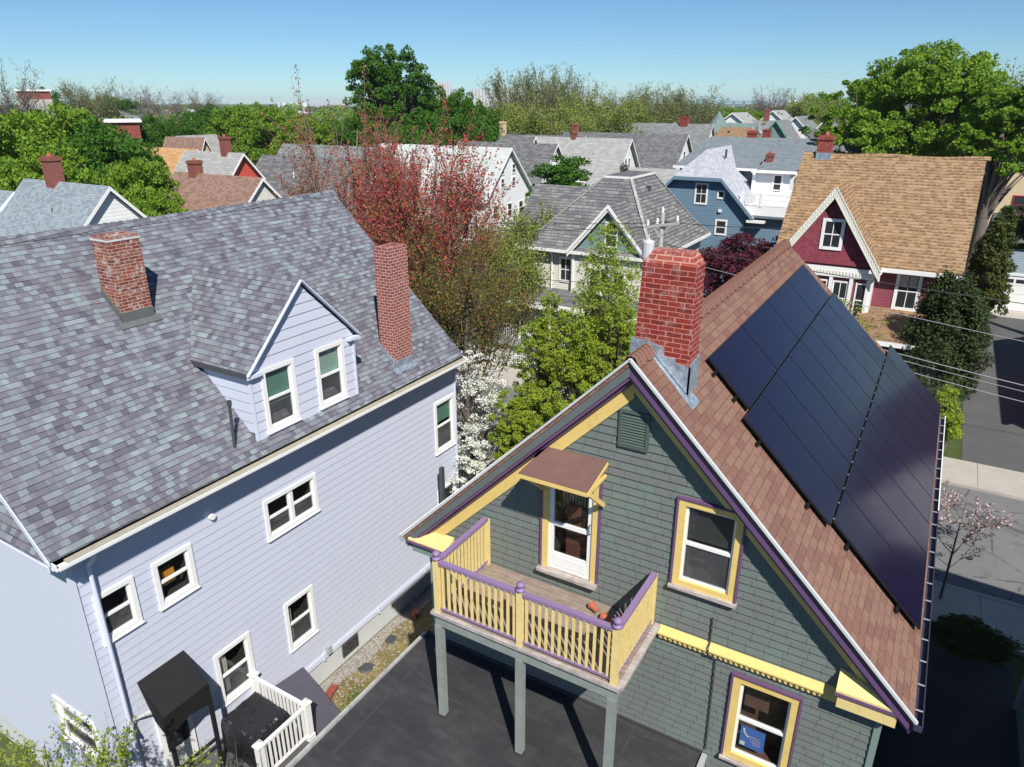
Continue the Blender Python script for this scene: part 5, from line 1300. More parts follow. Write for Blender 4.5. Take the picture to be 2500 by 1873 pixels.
# right edge: cream house with red trim, and the garage
h15 = GH('house', 'cream house with dark red rake boards at the right edge', 3.2, 12.2, 79.5, 92, 9.3, 12.9, 'Y', 'beige', 'lightgrey', trim='redtrim', oh=.5, ridge=8.6, wins=[('Y-', 5.6, 7.2, .9, 1.4)])
GH('house', 'unseen two storey house added off the right edge to shade the far driveway', 9.6, 17.5, 38.5, 54, 7.0, 10.2, 'Y', 'whitesiding', 'darkroof', oh=.4)  # out of view, added for the shadow it throws on the far driveway
def garage():
    h = empty('garage', (7, 73, 0), 'grey-blue garage with a white door at the end of the shaded driveway', 'garage')
    M().box(3.9, 11.5, 69.0, 76.5, 0, 5.2).build('wall', mt['greyblue'], h)
    M().loft([(3.5, 68.7, 5.2), (3.5, 72.7, 7.2), (3.5, 76.8, 5.2)], [(11.9, 68.7, 5.2), (11.9, 72.7, 7.2), (11.9, 76.8, 5.2)]).build('roof', mt['darkroof'], h)
    d = M()
    for i in range(4): d.box(4.25, 10.6, 68.93, 68.99, .05 + i * .68, .05 + i * .68 + .66)
    gd = d.build('garage_door', mt['white'], h)
    m = M()
    for i in range(8): m.box(4.45 + i * .76, 4.45 + i * .76 + .6, 68.915, 68.93, 2.28, 2.58)
    m.build('door_lights', mt['pane'], gd)
    M().box(4.0, 10.85, 68.9, 68.99, 2.85, 3.05).build('door_trim', mt['white'], h)
garage()

# ------------------------------------------------------------------ brick blocks and the far skyline
def flat_block(name, label, px0, px1, py, dist, depth, mat, cat='building', band=None, base=0, winrow=None):
    a = at(px0, py, dist); b = at(px1, py, dist)
    d = Vector((b.x - a.x, b.y - a.y, 0)); w = d.length; d.normalize(); n_ = Vector((-d.y, d.x, 0))
    c = (a + b) / 2; h = empty(name, (c.x, c.y, base), label, cat)
    q = [Vector((a.x, a.y, 0)), Vector((b.x, b.y, 0)), Vector((b.x, b.y, 0)) + n_ * depth, Vector((a.x, a.y, 0)) + n_ * depth]
    M().loft([(p.x, p.y, base) for p in q], [(p.x, p.y, a.z) for p in q]).build('wall', mt[mat], h)
    if band:
        e = [q[0] - d*.4 - n_*.4, q[1] + d*.4 - n_*.4, q[2] + d*.4 + n_*.4, q[3] - d*.4 + n_*.4]
        M().loft([(p.x, p.y, a.z) for p in e], [(p.x, p.y, a.z + band) for p in e]).build('parapet', mt['white'], h)
    if winrow:
        cnt, ww, wh, zc = winrow
        for i in range(cnt):
            p = q[0] + d * (w * (i + .5) / cnt) - n_ * .05
            M().loft([(p.x - d.x*ww/2, p.y - d.y*ww/2, zc - wh/2), (p.x + d.x*ww/2, p.y + d.y*ww/2, zc - wh/2), (p.x + d.x*ww/2, p.y + d.y*ww/2, zc + wh/2), (p.x - d.x*ww/2, p.y - d.y*ww/2, zc + wh/2)],
              [(p.x - d.x*ww/2 + n_.x*.04, p.y - d.y*ww/2 + n_.y*.04, zc - wh/2), (p.x + d.x*ww/2 + n_.x*.04, p.y + d.y*ww/2 + n_.y*.04, zc - wh/2), (p.x + d.x*ww/2 + n_.x*.04, p.y + d.y*ww/2 + n_.y*.04, zc + wh/2), (p.x - d.x*ww/2 + n_.x*.04, p.y - d.y*ww/2 + n_.y*.04, zc + wh/2)]).build('window', mt['pane' if cnt < 4 else 'curtain'], h)
    return h
flat_block('brick_building', 'flat-topped brick building with white cornice between the left maples', 231, 300, 265, 125, 12, 'brick_wall', band=.3, winrow=(3, 1.3, 1.6, 10.0))
flat_block('brick_building', 'red brick block with tall pale windows on the far left skyline', 35, 107, 197, 230, 20, 'brick_wall', band=.4, winrow=(4, 2.2, 7, 13))
flat_block('office_tower', 'ribbed concrete tower showing right of the tall dark tree', 935, 975, 177, 1500, 60, 'farwhite')
flat_block('office_building', 'lower grey block next to the ribbed concrete tower', 975, 1000, 191, 1450, 50, 'fargrey')
flat_block('office_building', 'wide white ribbed concrete building behind the sparse trees', 1013, 1185, 193, 1150, 60, 'farwhite')
flat_block('office_building', 'low pale block in front of the three smokestacks', 1215, 1300, 222, 900, 40, 'farblock')
flat_block('office_building', 'long pale colonnaded block under the bridge on the right skyline', 1668, 1760, 221, 1500, 60, 'farblock')
flat_block('office_building', 'white block on the right skyline left of the rounded tree', 1700, 1730, 217, 1700, 50, 'white')
flat_block('office_building', 'pale tanks-like block at the far right skyline', 1745, 1800, 221, 1650, 50, 'farblock')
flat_block('office_building', 'pale low buildings on the horizon left of the red maple tips', 600, 665, 222, 1100, 50, 'farblock')
flat_block('office_building', 'grey block on the horizon under the red maple tips', 668, 790, 221, 1300, 50, 'fargrey')
for i, (px, top) in enumerate(((1261, 186), (1274, 184), (1288, 183))):
    p = at(px, top, 1600); M_ = M().tube([(0, 0, 0), (0, 0, p.z)], [3.2, 2.2], 12)
    o = M_.build('smokestack', mt['fargrey'], None, org=(0,0,0)); o.location = (p.x, p.y, 0)
    tag(o, ['leftmost', 'middle', 'rightmost'][i] + ' of the three thin smokestacks on the skyline', 'smokestack', 'smokestacks on the skyline')
def bridge():
    a = at(1455, 218, 2600); b = at(1840, 219, 2600); h = empty('road_bridge', (a.x, a.y, 0), 'long blue-green truss bridge across the right skyline', 'bridge')
    d = (b - a); L = d.length; d.normalize()
    m = M(); m.beam(a, b, 12, 2.5); m.beam(a - Vector((0,0,5)), b - Vector((0,0,5)), 12, 3.2)
    m.build('deck', mt['bridge'], h)
    t = M(); c0, c1 = at(1505, 218, 2600), at(1580, 218, 2600); pk = at(1541, 209, 2600)
    for p in np.linspace(0, 1, 13):
        q = c0.lerp(c1, p); zz = (pk.z - c0.z) * (1 - abs(2*p - 1)) ** .8; t.beam(q, q + Vector((0, 0, zz + 1)), 1.0, 1.0)
    for p0, p1 in zip(np.linspace(0, 1, 13), np.linspace(0, 1, 13)[1:]):
        f = lambda p: c0.lerp(c1, p) + Vector((0, 0, (pk.z - c0.z) * (1 - abs(2*p - 1)) ** .8)); t.beam(f(p0), f(p1), 1.6, 1.6)
    t.build('truss', mt['bridge'], h)
    pr = M()
    for p in np.linspace(0, 1, 18): q = a.lerp(b, p); pr.box(q.x - 3, q.x + 3, q.y - 3, q.y + 3, 0, q.z)
    pr.build('pier', mt['fargrey'], h)
bridge()

# ------------------------------------------------------------------ poles, wires, fence
def utility_pole():
    x, y = -12.4, 36.0
    h = empty('utility_pole', (x, y, 0), 'pale utility pole with crossarm, insulators and transformer behind the red chimney', 'utility pole')
    M().tube([(x, y, 0), (x, y, 10.45)], [.17, .12], 10).build('pole', mt['polegrey'], h)
    M().beam((x - .75, y - .15, 9.72), (x + .95, y - .15, 10.05), .10, .12).build('crossarm', mt['polegrey'], h)
    M().beam((x, y - .15, 9.2), (x - .35, y - .15, 9.75), .05, .05).beam((x, y - .15, 9.2), (x + .4, y - .15, 9.9), .05, .05).build('brace', mt['polegrey'], h)
    for dx, z in ((-.7, 9.78), (-.2, 9.9), (.85, 10.1), (0, 10.45)):
        M().lathe((x + dx, y - .15 if z < 10.4 else y, z), [(.03, 0), (.07, .05), (.05, .1), (.08, .14), (.05, .2), (.06, .25), (.02, .32)], 8).build('insulator', mt['white'], h)
    M().lathe((x - .62, y - .1, 8.1), [(.28, 0), (.32, .05), (.32, .85), (.28, .92), (.1, .98)], 14).build('transformer', mt['galv'], h)
    M().tube([(x - .62, y - .1, 9.05), (x - .62, y - .1, 9.35)], [.06, .03], 8).build('bushing', mt['galv'], h)
mt['polegrey'] = paint('bleached_pole_wood', (.45,.43,.40), .15, .8, 4)
mt['galv'] = paint('pale_transformer_can', (.55,.57,.60), .08, .45, 3)
utility_pole()
def wire(label, p, q, sag=.3, r=.012, mat='wiregrey', group='overhead wires'):
    p = Vector(p); q = Vector(q); pts = []
    for i in range(17):
        f = i / 16; v = p.lerp(q, f); v.z -= sag * 4 * f * (1 - f); pts.append(v)
    o = M().tube(pts, r, 5).build('utility_wire', mt[mat], None, org=(0,0,0)); return tag(o, label, 'wire', group)
mt['wiregrey'] = paint('grey_wire', (.40,.40,.41), .1, .5); mt['wireblack'] = paint('black_wire', (.04,.04,.045), .1, .5)
wire('upper pale wire crossing in front of the yew', (-12.4, 36, 8.3), (14, 24.5, 8.4), .3, .014)
wire('highest of the three low wires below the yew', (-12.4, 36, 6.8), (14, 24.5, 7.1), .45, .02)
wire('middle of the three low wires below the yew', (-12.4, 36, 6.6), (14, 24.5, 6.95), .5, .014)
wire('lowest of the three low wires below the yew', (-12.4, 36, 6.5), (14, 24.5, 6.8), .75, .018)
wire('dark wire running from the pole over the weathered grey roof', (-12.4, 35.85, 9.8), (-60, 38, 8.2), 1.2, .02, 'wireblack')
wire('second dark wire from the pole toward the red maple', (-12.4, 35.85, 10.0), (-60, 37, 9.0), 1.0, .02, 'wireblack')
wire('dark wire from the pole in front of the blue house', (-12.4, 35.85, 10.05), (6, 60, 9.2), .8, .02, 'wireblack')
wire('low dark wire crossing the cream siding', (-12.4, 35.9, 6.6), (-60, 36.5, 6.5), .8, .02, 'wireblack')
wire('black wires in front of the barn red gable', (-12.4, 36, 8.9), (14, 36.5, 7.6), .3, .02, 'wireblack')
def pole2(px, py, dist, lab):
    p = at(px, py, dist); h = empty('utility_pole', (p.x, p.y, 0), lab, 'utility pole', 'far utility poles')
    M().tube([(p.x, p.y, 0), (p.x, p.y, p.z)], [.16, .11], 8).build('pole', mt['polegrey'], h)
    M().beam((p.x - .9, p.y, p.z - .5), (p.x + .9, p.y, p.z - .5), .1, .1).build('crossarm', mt['polegrey'], h)
    M().lathe((p.x + .4, p.y, p.z - 2.4), [(.25, 0), (.28, .8), (.1, .95)], 10).build('transformer', mt['galv'], h)
pole2(1594, 352, 72, 'utility pole in front of the charcoal roofed white house')
pole2(1267, 436, 62, 'grey utility pole in front of the pale roofed white house')
def picket(x0, x1, y, label):
    h = empty('picket_fence', ((x0+x1)/2, y, 0), label, 'fence')
    m = M(); x = x0
    while x < x1:
        m.loft([(x, y, .2), (x + .07, y, .2), (x + .07, y, 1.05), (x + .035, y, 1.14), (x, y, 1.05)], [(x, y + .02, .2), (x + .07, y + .02, .2), (x + .07, y + .02, 1.05), (x + .035, y + .02, 1.14), (x, y + .02, 1.05)]); x += .15
    m.build('pickets', mt['white'], h)
    M().box(x0, x1, y + .02, y + .06, .35, .43).box(x0, x1, y + .02, y + .06, .85, .93).build('fence_rail', mt['white'], h)
    m = M(); x = x0
    while x <= x1: m.box(x - .06, x + .06, y + .06, y + .18, 0, 1.2); x += 2.4
    m.build('fence_post', mt['white'], h)
picket(-27.0, -13.5, 36.8, 'white picket fence along the far sidewalk behind the bright green trees')
M().box(-12.66, -12.54, 16.62, 16.76, 0, 4.62).build('flue_post', mt['darkmetal'], None, org=None)
tag(bpy.data.objects['flue_post'], 'dark square flue standing against the right windows of the lavender house', 'flue')
# long planter and stones along the foundation
gravel = M()
for i in range(900):
    y = random.uniform(9.5, 17.8); x = -12.95 + abs(random.gauss(0, .75)); r = random.uniform(.012, .05); z = .015
    p = [(x + r*math.cos(a), y + r*math.sin(a)*random.uniform(.7,1.2), z + random.uniform(0,.01)) for a in (0, 1.2, 2.4, 3.8, 5.1)]
    q = [(x + .5*r*math.cos(a), y + .5*r*math.sin(a), z + r*.7) for a in (0, 1.2, 2.4, 3.8, 5.1)]
    gravel.loft(p, q)
gv = gravel.build('gravel', mt['gravel'], None, kind='stuff'); gv['label'] = 'loose pale stones along the lavender foundation'
sheet('gravel_strip', [(-12.99, 9.8), (-12.62, 9.8), (-12.45, 10.7), (-12.6, 11.5), (-12.38, 12.3), (-12.55, 13.2), (-12.7, 14), (-12.5, 15), (-12.6, 18), (-12.99, 18)], 'gravel', .018)
for i, (x, y, r, lab) in enumerate(((-12.3, 12.2, .2, 'dark flat stone nearest the cellar hatch'), (-12.45, 13.5, .17, 'dark flat stone farther along the foundation'))):
    m = M(); a = [(r*(1+.3*math.sin(k*2.1+i))*math.cos(k*.9), r*1.5*(1+.25*math.cos(k*1.7+i))*math.sin(k*.9)) for k in range(7)]
    m.loft([(u, v, 0) for u, v in a], [(u*.8, v*.8, .04) for u, v in a]); o = m.build('flat_stone', mt['darkmetal'], None, org=(0,0,0)); o.location = (x, y, .02); tag(o, lab, 'stone', 'flat stones by the foundation')
o = M().lathe((0, 0, 0), [(.09, 0), (.12, .18), (.13, .18), (.13, .22), (.1, .22)], 12).build('clay_pot', mt['rust'], None, org=(0,0,0)); o.location = (-12.45, 14.75, .02); tag(o, 'orange clay pot standing by the lavender foundation in the yard', 'flower pot')
o = M().box(-.11, .11, -.28, .28, 0, .09).build('brick', mt['brick_wall'], None, org=(0,0,0)); o.location = (-12.5, 10.9, .03); o.rotation_euler = (0, 0, .3); tag(o, 'loose pinkish brick lying near the cellar hatch', 'brick')
m = M().beam((-11.0, 10.35, .06), (-9.2, 10.0, .05), .12, .06); o = m.build('timber_edging', mt['deckwood'], None, org=(0,0,0)); tag(o, 'grey timber edging lying across the mossy yard by the hatch', 'timber')
# ------------------------------------------------------------------ foliage
def leaf_mesh(name, cen, size, mat, up=.6, out=None, seed=0):
    r = np.random.default_rng(seed); n = len(cen)
    nn = r.normal(size=(n, 3)); nn /= np.linalg.norm(nn, axis=1)[:, None]; nn[:, 2] += up
    if out is not None: nn += out * .5
    nn /= np.linalg.norm(nn, axis=1)[:, None]
    t = np.cross(nn, r.normal(size=(n, 3))); t /= np.linalg.norm(t, axis=1)[:, None]; b = np.cross(nn, t)
    s = (size * r.uniform(.6, 1.35, n))[:, None]
    v = np.empty((n, 4, 3)); v[:, 0] = cen - t*s*.55; v[:, 1] = cen + b*s*.38; v[:, 2] = cen + t*s*.55; v[:, 3] = cen - b*s*.38
    me = bpy.data.meshes.new(name)
    me.vertices.add(4*n); me.vertices.foreach_set('co', v.reshape(-1))
    me.loops.add(4*n); me.loops.foreach_set('vertex_index', np.arange(4*n, dtype=np.int32))
    me.polygons.add(n); me.polygons.foreach_set('loop_start', np.arange(0, 4*n, 4, dtype=np.int32))
    me.update(calc_edges=True); me.validate()
    me.materials.append(mt[mat]); return me
def tube_mesh(name, paths, mat, nside=5):
    m = M()
    for pts, rad in paths: m.tube(pts, rad, nside, cap=False)
    me = bpy.data.meshes.new(name); me.from_pydata(m.v, [], m.f); me.materials.append(mt[mat]); me.polygons.foreach_set('use_smooth', [True]*len(me.polygons)); return me
def curve(p, q, bend, n=5):
    p, q, bend = Vector(p), Vector(q), Vector(bend); return [p*(1-f)**2 + bend*2*f*(1-f) + q*f*f for f in np.linspace(0, 1, n)]
def lump(dirs, seed, amp):
    r = np.random.default_rng(seed); o = np.zeros(len(dirs))
    for k in range(5):
        a = r.normal(size=3); a /= np.linalg.norm(a); o += np.cos(dirs @ a * r.uniform(2, 5) + r.uniform(0, 6))
    return 1 + amp * o / 2.5
def round_tree(H, W, zb, mat, bark='bark', ncl=90, per=160, leaf=.2, seed=1, amp=.22, rc=.20, flat=.5, trunk=.03, limbs=26, inner=.35, top_bias=0.0, taper=0.0):
    """H height, W crown width, zb bottom of crown"""
    r = np.random.default_rng(seed); rz = (H - zb) / 2; cz = zb + rz; rx = W / 2
    d = r.normal(size=(ncl, 3)); d /= np.linalg.norm(d, axis=1)[:, None]
    d[:, 2] = np.where(d[:, 2] < -.55, -d[:, 2], d[:, 2]) + top_bias
    rad = (inner + (1 - inner) * r.uniform(0, 1, ncl) ** .5) * lump(d, seed, amp)
    k = 1 - rc * .7
    C = d * rad[:, None] * np.array([rx*k, rx*k, rz*k]) + np.array([0, 0, cz])
    if taper:
        f = np.clip((C[:, 2] - zb) / (H - zb), 0, 1)[:, None]; C[:, :2] *= (1 - taper * f)
    sz = rx * rc * r.uniform(.6, 1.35, ncl)
    idx = np.repeat(np.arange(ncl), per); g = r.normal(size=(len(idx), 3)); g /= np.linalg.norm(g, axis=1)[:, None]
    g[:, 2] = np.abs(g[:, 2]) * r.choice([1, -.45], len(idx), p=[.72, .28])
    L = C[idx] + g * (r.uniform(.25, 1, len(idx)) ** .5)[:, None] * sz[idx][:, None] * np.array([1, 1, flat])
    out = (L - np.array([0, 0, cz])); out /= np.linalg.norm(out, axis=1)[:, None] + 1e-6
    crown = leaf_mesh('crown', L, leaf, mat, .55, out, seed)
    tr = trunk * H; top = Vector((0, 0, cz + rz * .45)); P = []
    base = [Vector((0, 0, -.1)), Vector((r.normal()*.01*H, r.normal()*.01*H, zb * .7)), Vector((r.normal()*.02*H, r.normal()*.02*H, cz)), top]
    P.append((base, [tr*1.25, tr*.9, tr*.6, tr*.12]))
    for i in range(min(limbs, ncl)):
        c = Vector(C[i]); z0 = zb * .75 + (c.z - zb * .75) * r.uniform(.1, .45); z0 = max(z0, zb * .55); s = Vector((base[1].x, base[1].y, min(z0, cz)))
        bend = Vector((c.x * .45, c.y * .45, (s.z + c.z) / 2 + .1 * rz)); w = tr * r.uniform(.22, .42)
        P.append((curve(s, c, bend, 5), [w, w*.75, w*.5, w*.3, w*.12]))
    return crown, tube_mesh('trunk', P, bark, 6)
def twig_tree(H, W, zb, mat, bark='bark_lt', nl=26, nt=14, per=26, leaf=.1, seed=1, spread=.5, jit=.12, tw=.012, upright=.8, trunk=.018, tip=.35, stems=1, top_pow=.5, dome=.35):
    """many fine rising branches with small leaves strung along them"""
    r = np.random.default_rng(seed); rx = W / 2; P = []; L = []
    tr = trunk * H; zt = zb + (H - zb) * .55
    for s_ in range(stems):
        ox, oy = (0, 0) if stems == 1 else (r.normal()*.25, r.normal()*.25)
        wx, wy = r.normal()*.02*H, r.normal()*.02*H; P.append(([Vector((ox*.2, oy*.2, -.1)), Vector((ox, oy, zb)), Vector((wx, wy, (zb+zt)/2)), Vector((wx*2, wy*1.5, zt)), Vector((wx*3.5, wy*2.5, zt+(H-zt)*.5))], [tr*1.2, tr, tr*.7, tr*.4, tr*.08]))
    for i in range(nl):
        a = r.uniform(0, 2*math.pi); z0 = zb * .8 + (zt - zb * .8) * r.uniform(0, 1); q = r.uniform(.25, 1) ** .6
        hh = r.uniform(.35, 1) ** top_pow; top = zb + (H - zb) * (hh * (1 - dome * q * q))
        e = Vector((math.cos(a)*rx*q, math.sin(a)*rx*q, max(top * .92, z0 + .4))); s = Vector((0, 0, z0))
        bend = Vector((e.x * .85, e.y * .85, s.z + (e.z - s.z) * .35)); main = curve(s, e, bend, 7)
        w = tr * r.uniform(.25, .45); P.append((main, list(np.linspace(w, w*.15, 7))))
        for j in range(nt):
            f = r.uniform(.25, 1); k = int(f * 5.999); b = main[k].lerp(main[k+1], f*6 - k if f*6-k < 1 else 1)
            ln = (H - zb) * r.uniform(.10, .26); dv = Vector((r.normal()*(1-upright), r.normal()*(1-upright), upright * r.uniform(.6, 1.2)))
            outv = Vector((e.x, e.y, 0)); dv += outv.normalized() * .25 if outv.length > 0 else Vector()
            t = b + dv.normalized() * ln; P.append(([b, (b + t) / 2 + Vector((r.normal()*.04, r.normal()*.04, 0)) * ln, t], [tw, tw*.7, tw*.35]))
            u = r.uniform(tip*.4, 1, per)[:, None]; B = np.array(b); T = np.array(t)
            L.append(B + (T - B) * u + r.normal(size=(per, 3)) * jit * (1.15 - u * .6))
    return leaf_mesh('crown', np.concatenate(L), leaf, mat, .2, None, seed), tube_mesh('trunk', P, bark, 4)
def place(name, meshes, x, y, label, cat='tree', group=None, rot=0.0, sc_=(1, 1, 1), z=0):
    h = empty(name, (x, y, z), label, cat, group); h.rotation_euler = (0, 0, rot); h.scale = sc_
    for nm, me in zip(('crown', 'trunk'), meshes):
        o = bpy.data.objects.new(nm, me); COL.objects.link(o); o.parent = h
    return h
def tp(px, py, dist): p = at(px, py, dist); return p.x, p.y, p.z

# --- individual near trees
x, y, z = tp(905, 232, 33.5)
place('red_maple', twig_tree(z + 1.9, 6.3, 3.4, 'redbud', 'bark_red', nl=58, nt=19, per=44, leaf=.095, seed=11, jit=.085, tw=.010, trunk=.013, dome=.55), x, y, 'red budding maple with upright grey branches right of the lavender roof peak')
x, y, z = tp(735, 178, 37)
place('red_maple', twig_tree(z + 1.0, 6.6, 4.0, 'redbud2', 'bark_red', nl=38, nt=15, per=38, leaf=.09, seed=12, jit=.075, tw=.012, trunk=.012, top_pow=1.0), x, y, 'sparser red maple on the left whose long bare tips cross the horizon')
x, y, z = tp(1000, 410, 31)
place('maple_tree', twig_tree(z + .3, 5.6, 2.6, 'rustbud', 'bark', nl=44, nt=17, per=32, leaf=.085, seed=13, jit=.17, tw=.007, trunk=.013, top_pow=.7), x, y, 'rust and green budding tree in front of the cream house porch')
x, y, z = tp(800, 420, 33)
place('maple_tree', twig_tree(z + .2, 5.4, 2.6, 'rustbud2', 'bark', nl=46, nt=18, per=42, leaf=.09, seed=14, jit=.17, tw=.007, trunk=.013), x, y, 'brownish green budding tree just behind the lavender roof slope')
for i, (px, py, d, w, zb, lab) in enumerate(((1312, 488, 28, 4.6, 1.6, 'tallest bright green street tree beside the red chimney'), (1182, 625, 27, 3.0, 1.4, 'bright green street tree in front of the cream house porch'), (1262, 670, 25.5, 3.0, 1.2, 'bright green tree in the middle of the street tree group'), (1128, 815, 24, 2.4, 1.0, 'lowest bright green tree nearest the white blossom'), (1205, 845, 22.8, 3.2, 1.0, 'bright green tree just behind the purple rake of the green house'), (1345, 640, 26, 2.6, 1.0, 'bright green tree tucked under the chimney at the ridge end'))):
    x, y, z = tp(px, py, d)
    place('street_tree', round_tree(z, w, zb, 'limeleaf', 'bark', ncl=340, per=84, leaf=.074, seed=20+i, amp=.30, rc=.12, flat=1.25, inner=.12, limbs=140, trunk=.010, taper=.18), x, y, lab, group='bright green street trees')
x, y, z = tp(1030, 745, 25.5)
place('blossom_tree', round_tree(z, 3.3, 1.2, 'blossom', 'bark', ncl=130, per=58, leaf=.07, seed=31, amp=.3, rc=.16, flat=.5, inner=.3, limbs=60, trunk=.016), x, y, 'white blossoming tree behind the far corner of the lavender house')
x, y, z = tp(1010, 905, 22.5)
place('blossom_tree', round_tree(z, 2.2, .8, 'blossom', 'bark', ncl=80, per=70, leaf=.065, seed=32, amp=.3, rc=.18, flat=.5, inner=.3, limbs=40, trunk=.016), x, y, 'smaller white blossom tree tight against the lavender corner board')
x, y, z = tp(1580, 470, 46)
place('purple_maple', round_tree(z, 6.4, 1.0, 'purpleleaf', 'bark', ncl=110, per=190, leaf=.14, seed=33, amp=.25, rc=.24, flat=.5, limbs=30), x, y, 'dark purple leaved maple between the cream and barn red houses')
x, y, z = tp(1640, 500, 44)
place('purple_maple', round_tree(z, 5.2, .8, 'purpleleaf', 'bark', ncl=80, per=170, leaf=.14, seed=34, amp=.25, rc=.24, flat=.5, limbs=30), x, y, 'darker purple maple hard against the barn red house wall')
place('yew_tree', round_tree(8.3, 5.6, .2, 'yew', 'bark', ncl=340, per=120, leaf=.11, seed=35, amp=.2, rc=.13, flat=1.7, inner=.35, limbs=20, taper=.55, trunk=.015), 1.15, 39.2, 'dark green bushy yew in front of the barn red house')
place('shrub', round_tree(2.6, 1.5, .1, 'limeleaf', 'bark', ncl=60, per=90, leaf=.09, seed=36, rc=.3, flat=1.2), 2.1, 36.95, 'bright yellow-green shrub below the yew beside the driveway', 'shrub')
place('shrub', round_tree(3.6, 1.2, 1.4, 'limeleaf', 'bark', ncl=30, per=50, leaf=.09, seed=37, rc=.35, flat=1.), 1.75, 37.0, 'light green climbing shrub against the lower side of the yew', 'shrub')
x, y, z = tp(1805, 588, 36.2)
place('young_tree', twig_tree(z + .4, 3.4, 2.4, 'limeleaf', 'bark', nl=22, nt=8, per=24, leaf=.12, seed=38, jit=.16, tw=.014, upright=.45), x, y, 'airy light green young tree in front of the barn red bay windows')
x, y, z = tp(2095, 1052, 24.6)
place('magnolia', twig_tree(z + .25, 2.3, 1.6, 'pinkblossom', 'bark', nl=13, nt=6, per=17, leaf=.085, seed=39, jit=.07, tw=.010, upright=.5, trunk=.010), x, y, 'small pale pink blossoming tree over the grey road by the roof edge', 'tree')
x, y, z = tp(1212, 300, 64)
place('dark_green_tree', round_tree(z, 6.8, 2.0, 'maple2', 'bark', ncl=70, per=190, leaf=.22, seed=40, rc=.26, amp=.25), x, y, 'dark green rounded tree left of the weathered grey hip roof')
x, y, z = tp(1135, 415, 52)
place('olive_tree', twig_tree(z, 6.0, 1.5, 'olive2', 'bark', nl=40, nt=12, per=34, leaf=.15, seed=41, jit=.28, tw=.02, upright=.6), x, y, 'olive green budding tree left of the grey side wing roof')
x, y, z = tp(1085, 470, 48)
place('olive_tree', twig_tree(z, 5.0, 1.0, 'olive2', 'bark', nl=34, nt=12, per=34, leaf=.15, seed=42, jit=.28, tw=.02, upright=.6), x, y, 'shorter olive green tree behind the rusty maple')
x, y, z = tp(1350, 350, 66)
place('spruce', round_tree(z + .3, 2.6, .3, 'spruce', 'bark', ncl=90, per=70, leaf=.13, seed=43, rc=.25, flat=1.3, taper=.75), x, y, 'small dark spruce tip showing over the flat top of the hip roof')
# right side
x, y, z = tp(2020, 100, 78)
place('large_maple', round_tree(z, 16.0, 7.0, 'maple', 'bark', ncl=560, per=150, leaf=.24, seed=50, rc=.095, amp=.24, flat=.8, limbs=110, inner=.35, trunk=.015), x, y, 'largest bright green maple rising behind the tan roof')
x, y, z = tp(1875, 215, 72)
place('large_maple', round_tree(z, 8.0, 3.5, 'maple', 'bark', ncl=240, per=130, leaf=.23, seed=51, rc=.12, amp=.3, flat=.8, limbs=50), x, y, 'lower left bright green maple behind the red chimney of the tan roof')
x, y, z = tp(2190, 175, 70)
place('large_maple', round_tree(z, 7.5, 7.5, 'maple', 'bark', ncl=240, per=130, leaf=.23, seed=52, rc=.12, amp=.25, flat=.8, limbs=50), x, y, 'bright green maple filling the right edge below the bare tree tops')
x, y, z = tp(2165, 98, 120)
place('budding_tree', twig_tree(z, 15, 6, 'olive', 'bark', nl=60, nt=14, per=22, leaf=.26, seed=53, jit=.5, tw=.04, upright=.6), x, y, 'tall sparse budding tree at the right edge of the skyline')
place('dark_evergreen', round_tree(10.0, 3.0, .2, 'arbor', 'bark', ncl=120, per=130, leaf=.16, seed=54, rc=.24, flat=1.3, taper=.35), 2.9, 52.5, 'tall dark evergreen column right of the tan roof edge')
place('dark_evergreen', round_tree(10.6, 6.5, 4.5, 'arbor', 'bark', ncl=150, per=150, leaf=.2, seed=55, rc=.2, flat=.8), 7.3, 61.5, 'dark evergreen spreading over the garage roof')
place('dark_evergreen', round_tree(9.8, 3.2, .2, 'arbor', 'bark', ncl=120, per=130, leaf=.16, seed=56, rc=.24, flat=1.3, taper=.3), 3.3, 57.5, 'second dark evergreen column behind the first by the driveway')

# --- shared far crowns: three maples, three budding, one bare
rnd = random.Random(5)
KIND = {}
def kind(k):
    if k not in KIND:
        KIND[k] = {'m0': lambda: round_tree(1, 1, .18, 'maple', 'bark', 230, 110, .021, 60, .22, .145, .75),
                   'm1': lambda: round_tree(1, 1, .15, 'maple2', 'bark', 230, 110, .021, 61, .26, .145, .75),
                   'm2': lambda: round_tree(1, 1, .22, 'maple', 'bark', 200, 110, .022, 62, .3, .15, .75),
                   'd0': lambda: round_tree(1, .62, .40, 'maple2', 'bark', 260, 120, .014, 63, .22, .13, .8, limbs=80),
                   'o0': lambda: twig_tree(1, .75, .2, 'olive', 'bark_lt', 54, 16, 15, .016, 64, jit=.026, dome=.62, tw=.0022, upright=.65),
                   'o1': lambda: twig_tree(1, .9, .15, 'olive2', 'bark', 60, 16, 26, .020, 65, jit=.035, dome=.62, tw=.0022, upright=.6),
                   'b0': lambda: twig_tree(1, .8, .2, 'barecol', 'bark_lt', 50, 14, 8, .014, 66, jit=.03, dome=.62, tw=.0022, upright=.55)}[k]()
    return KIND[k]
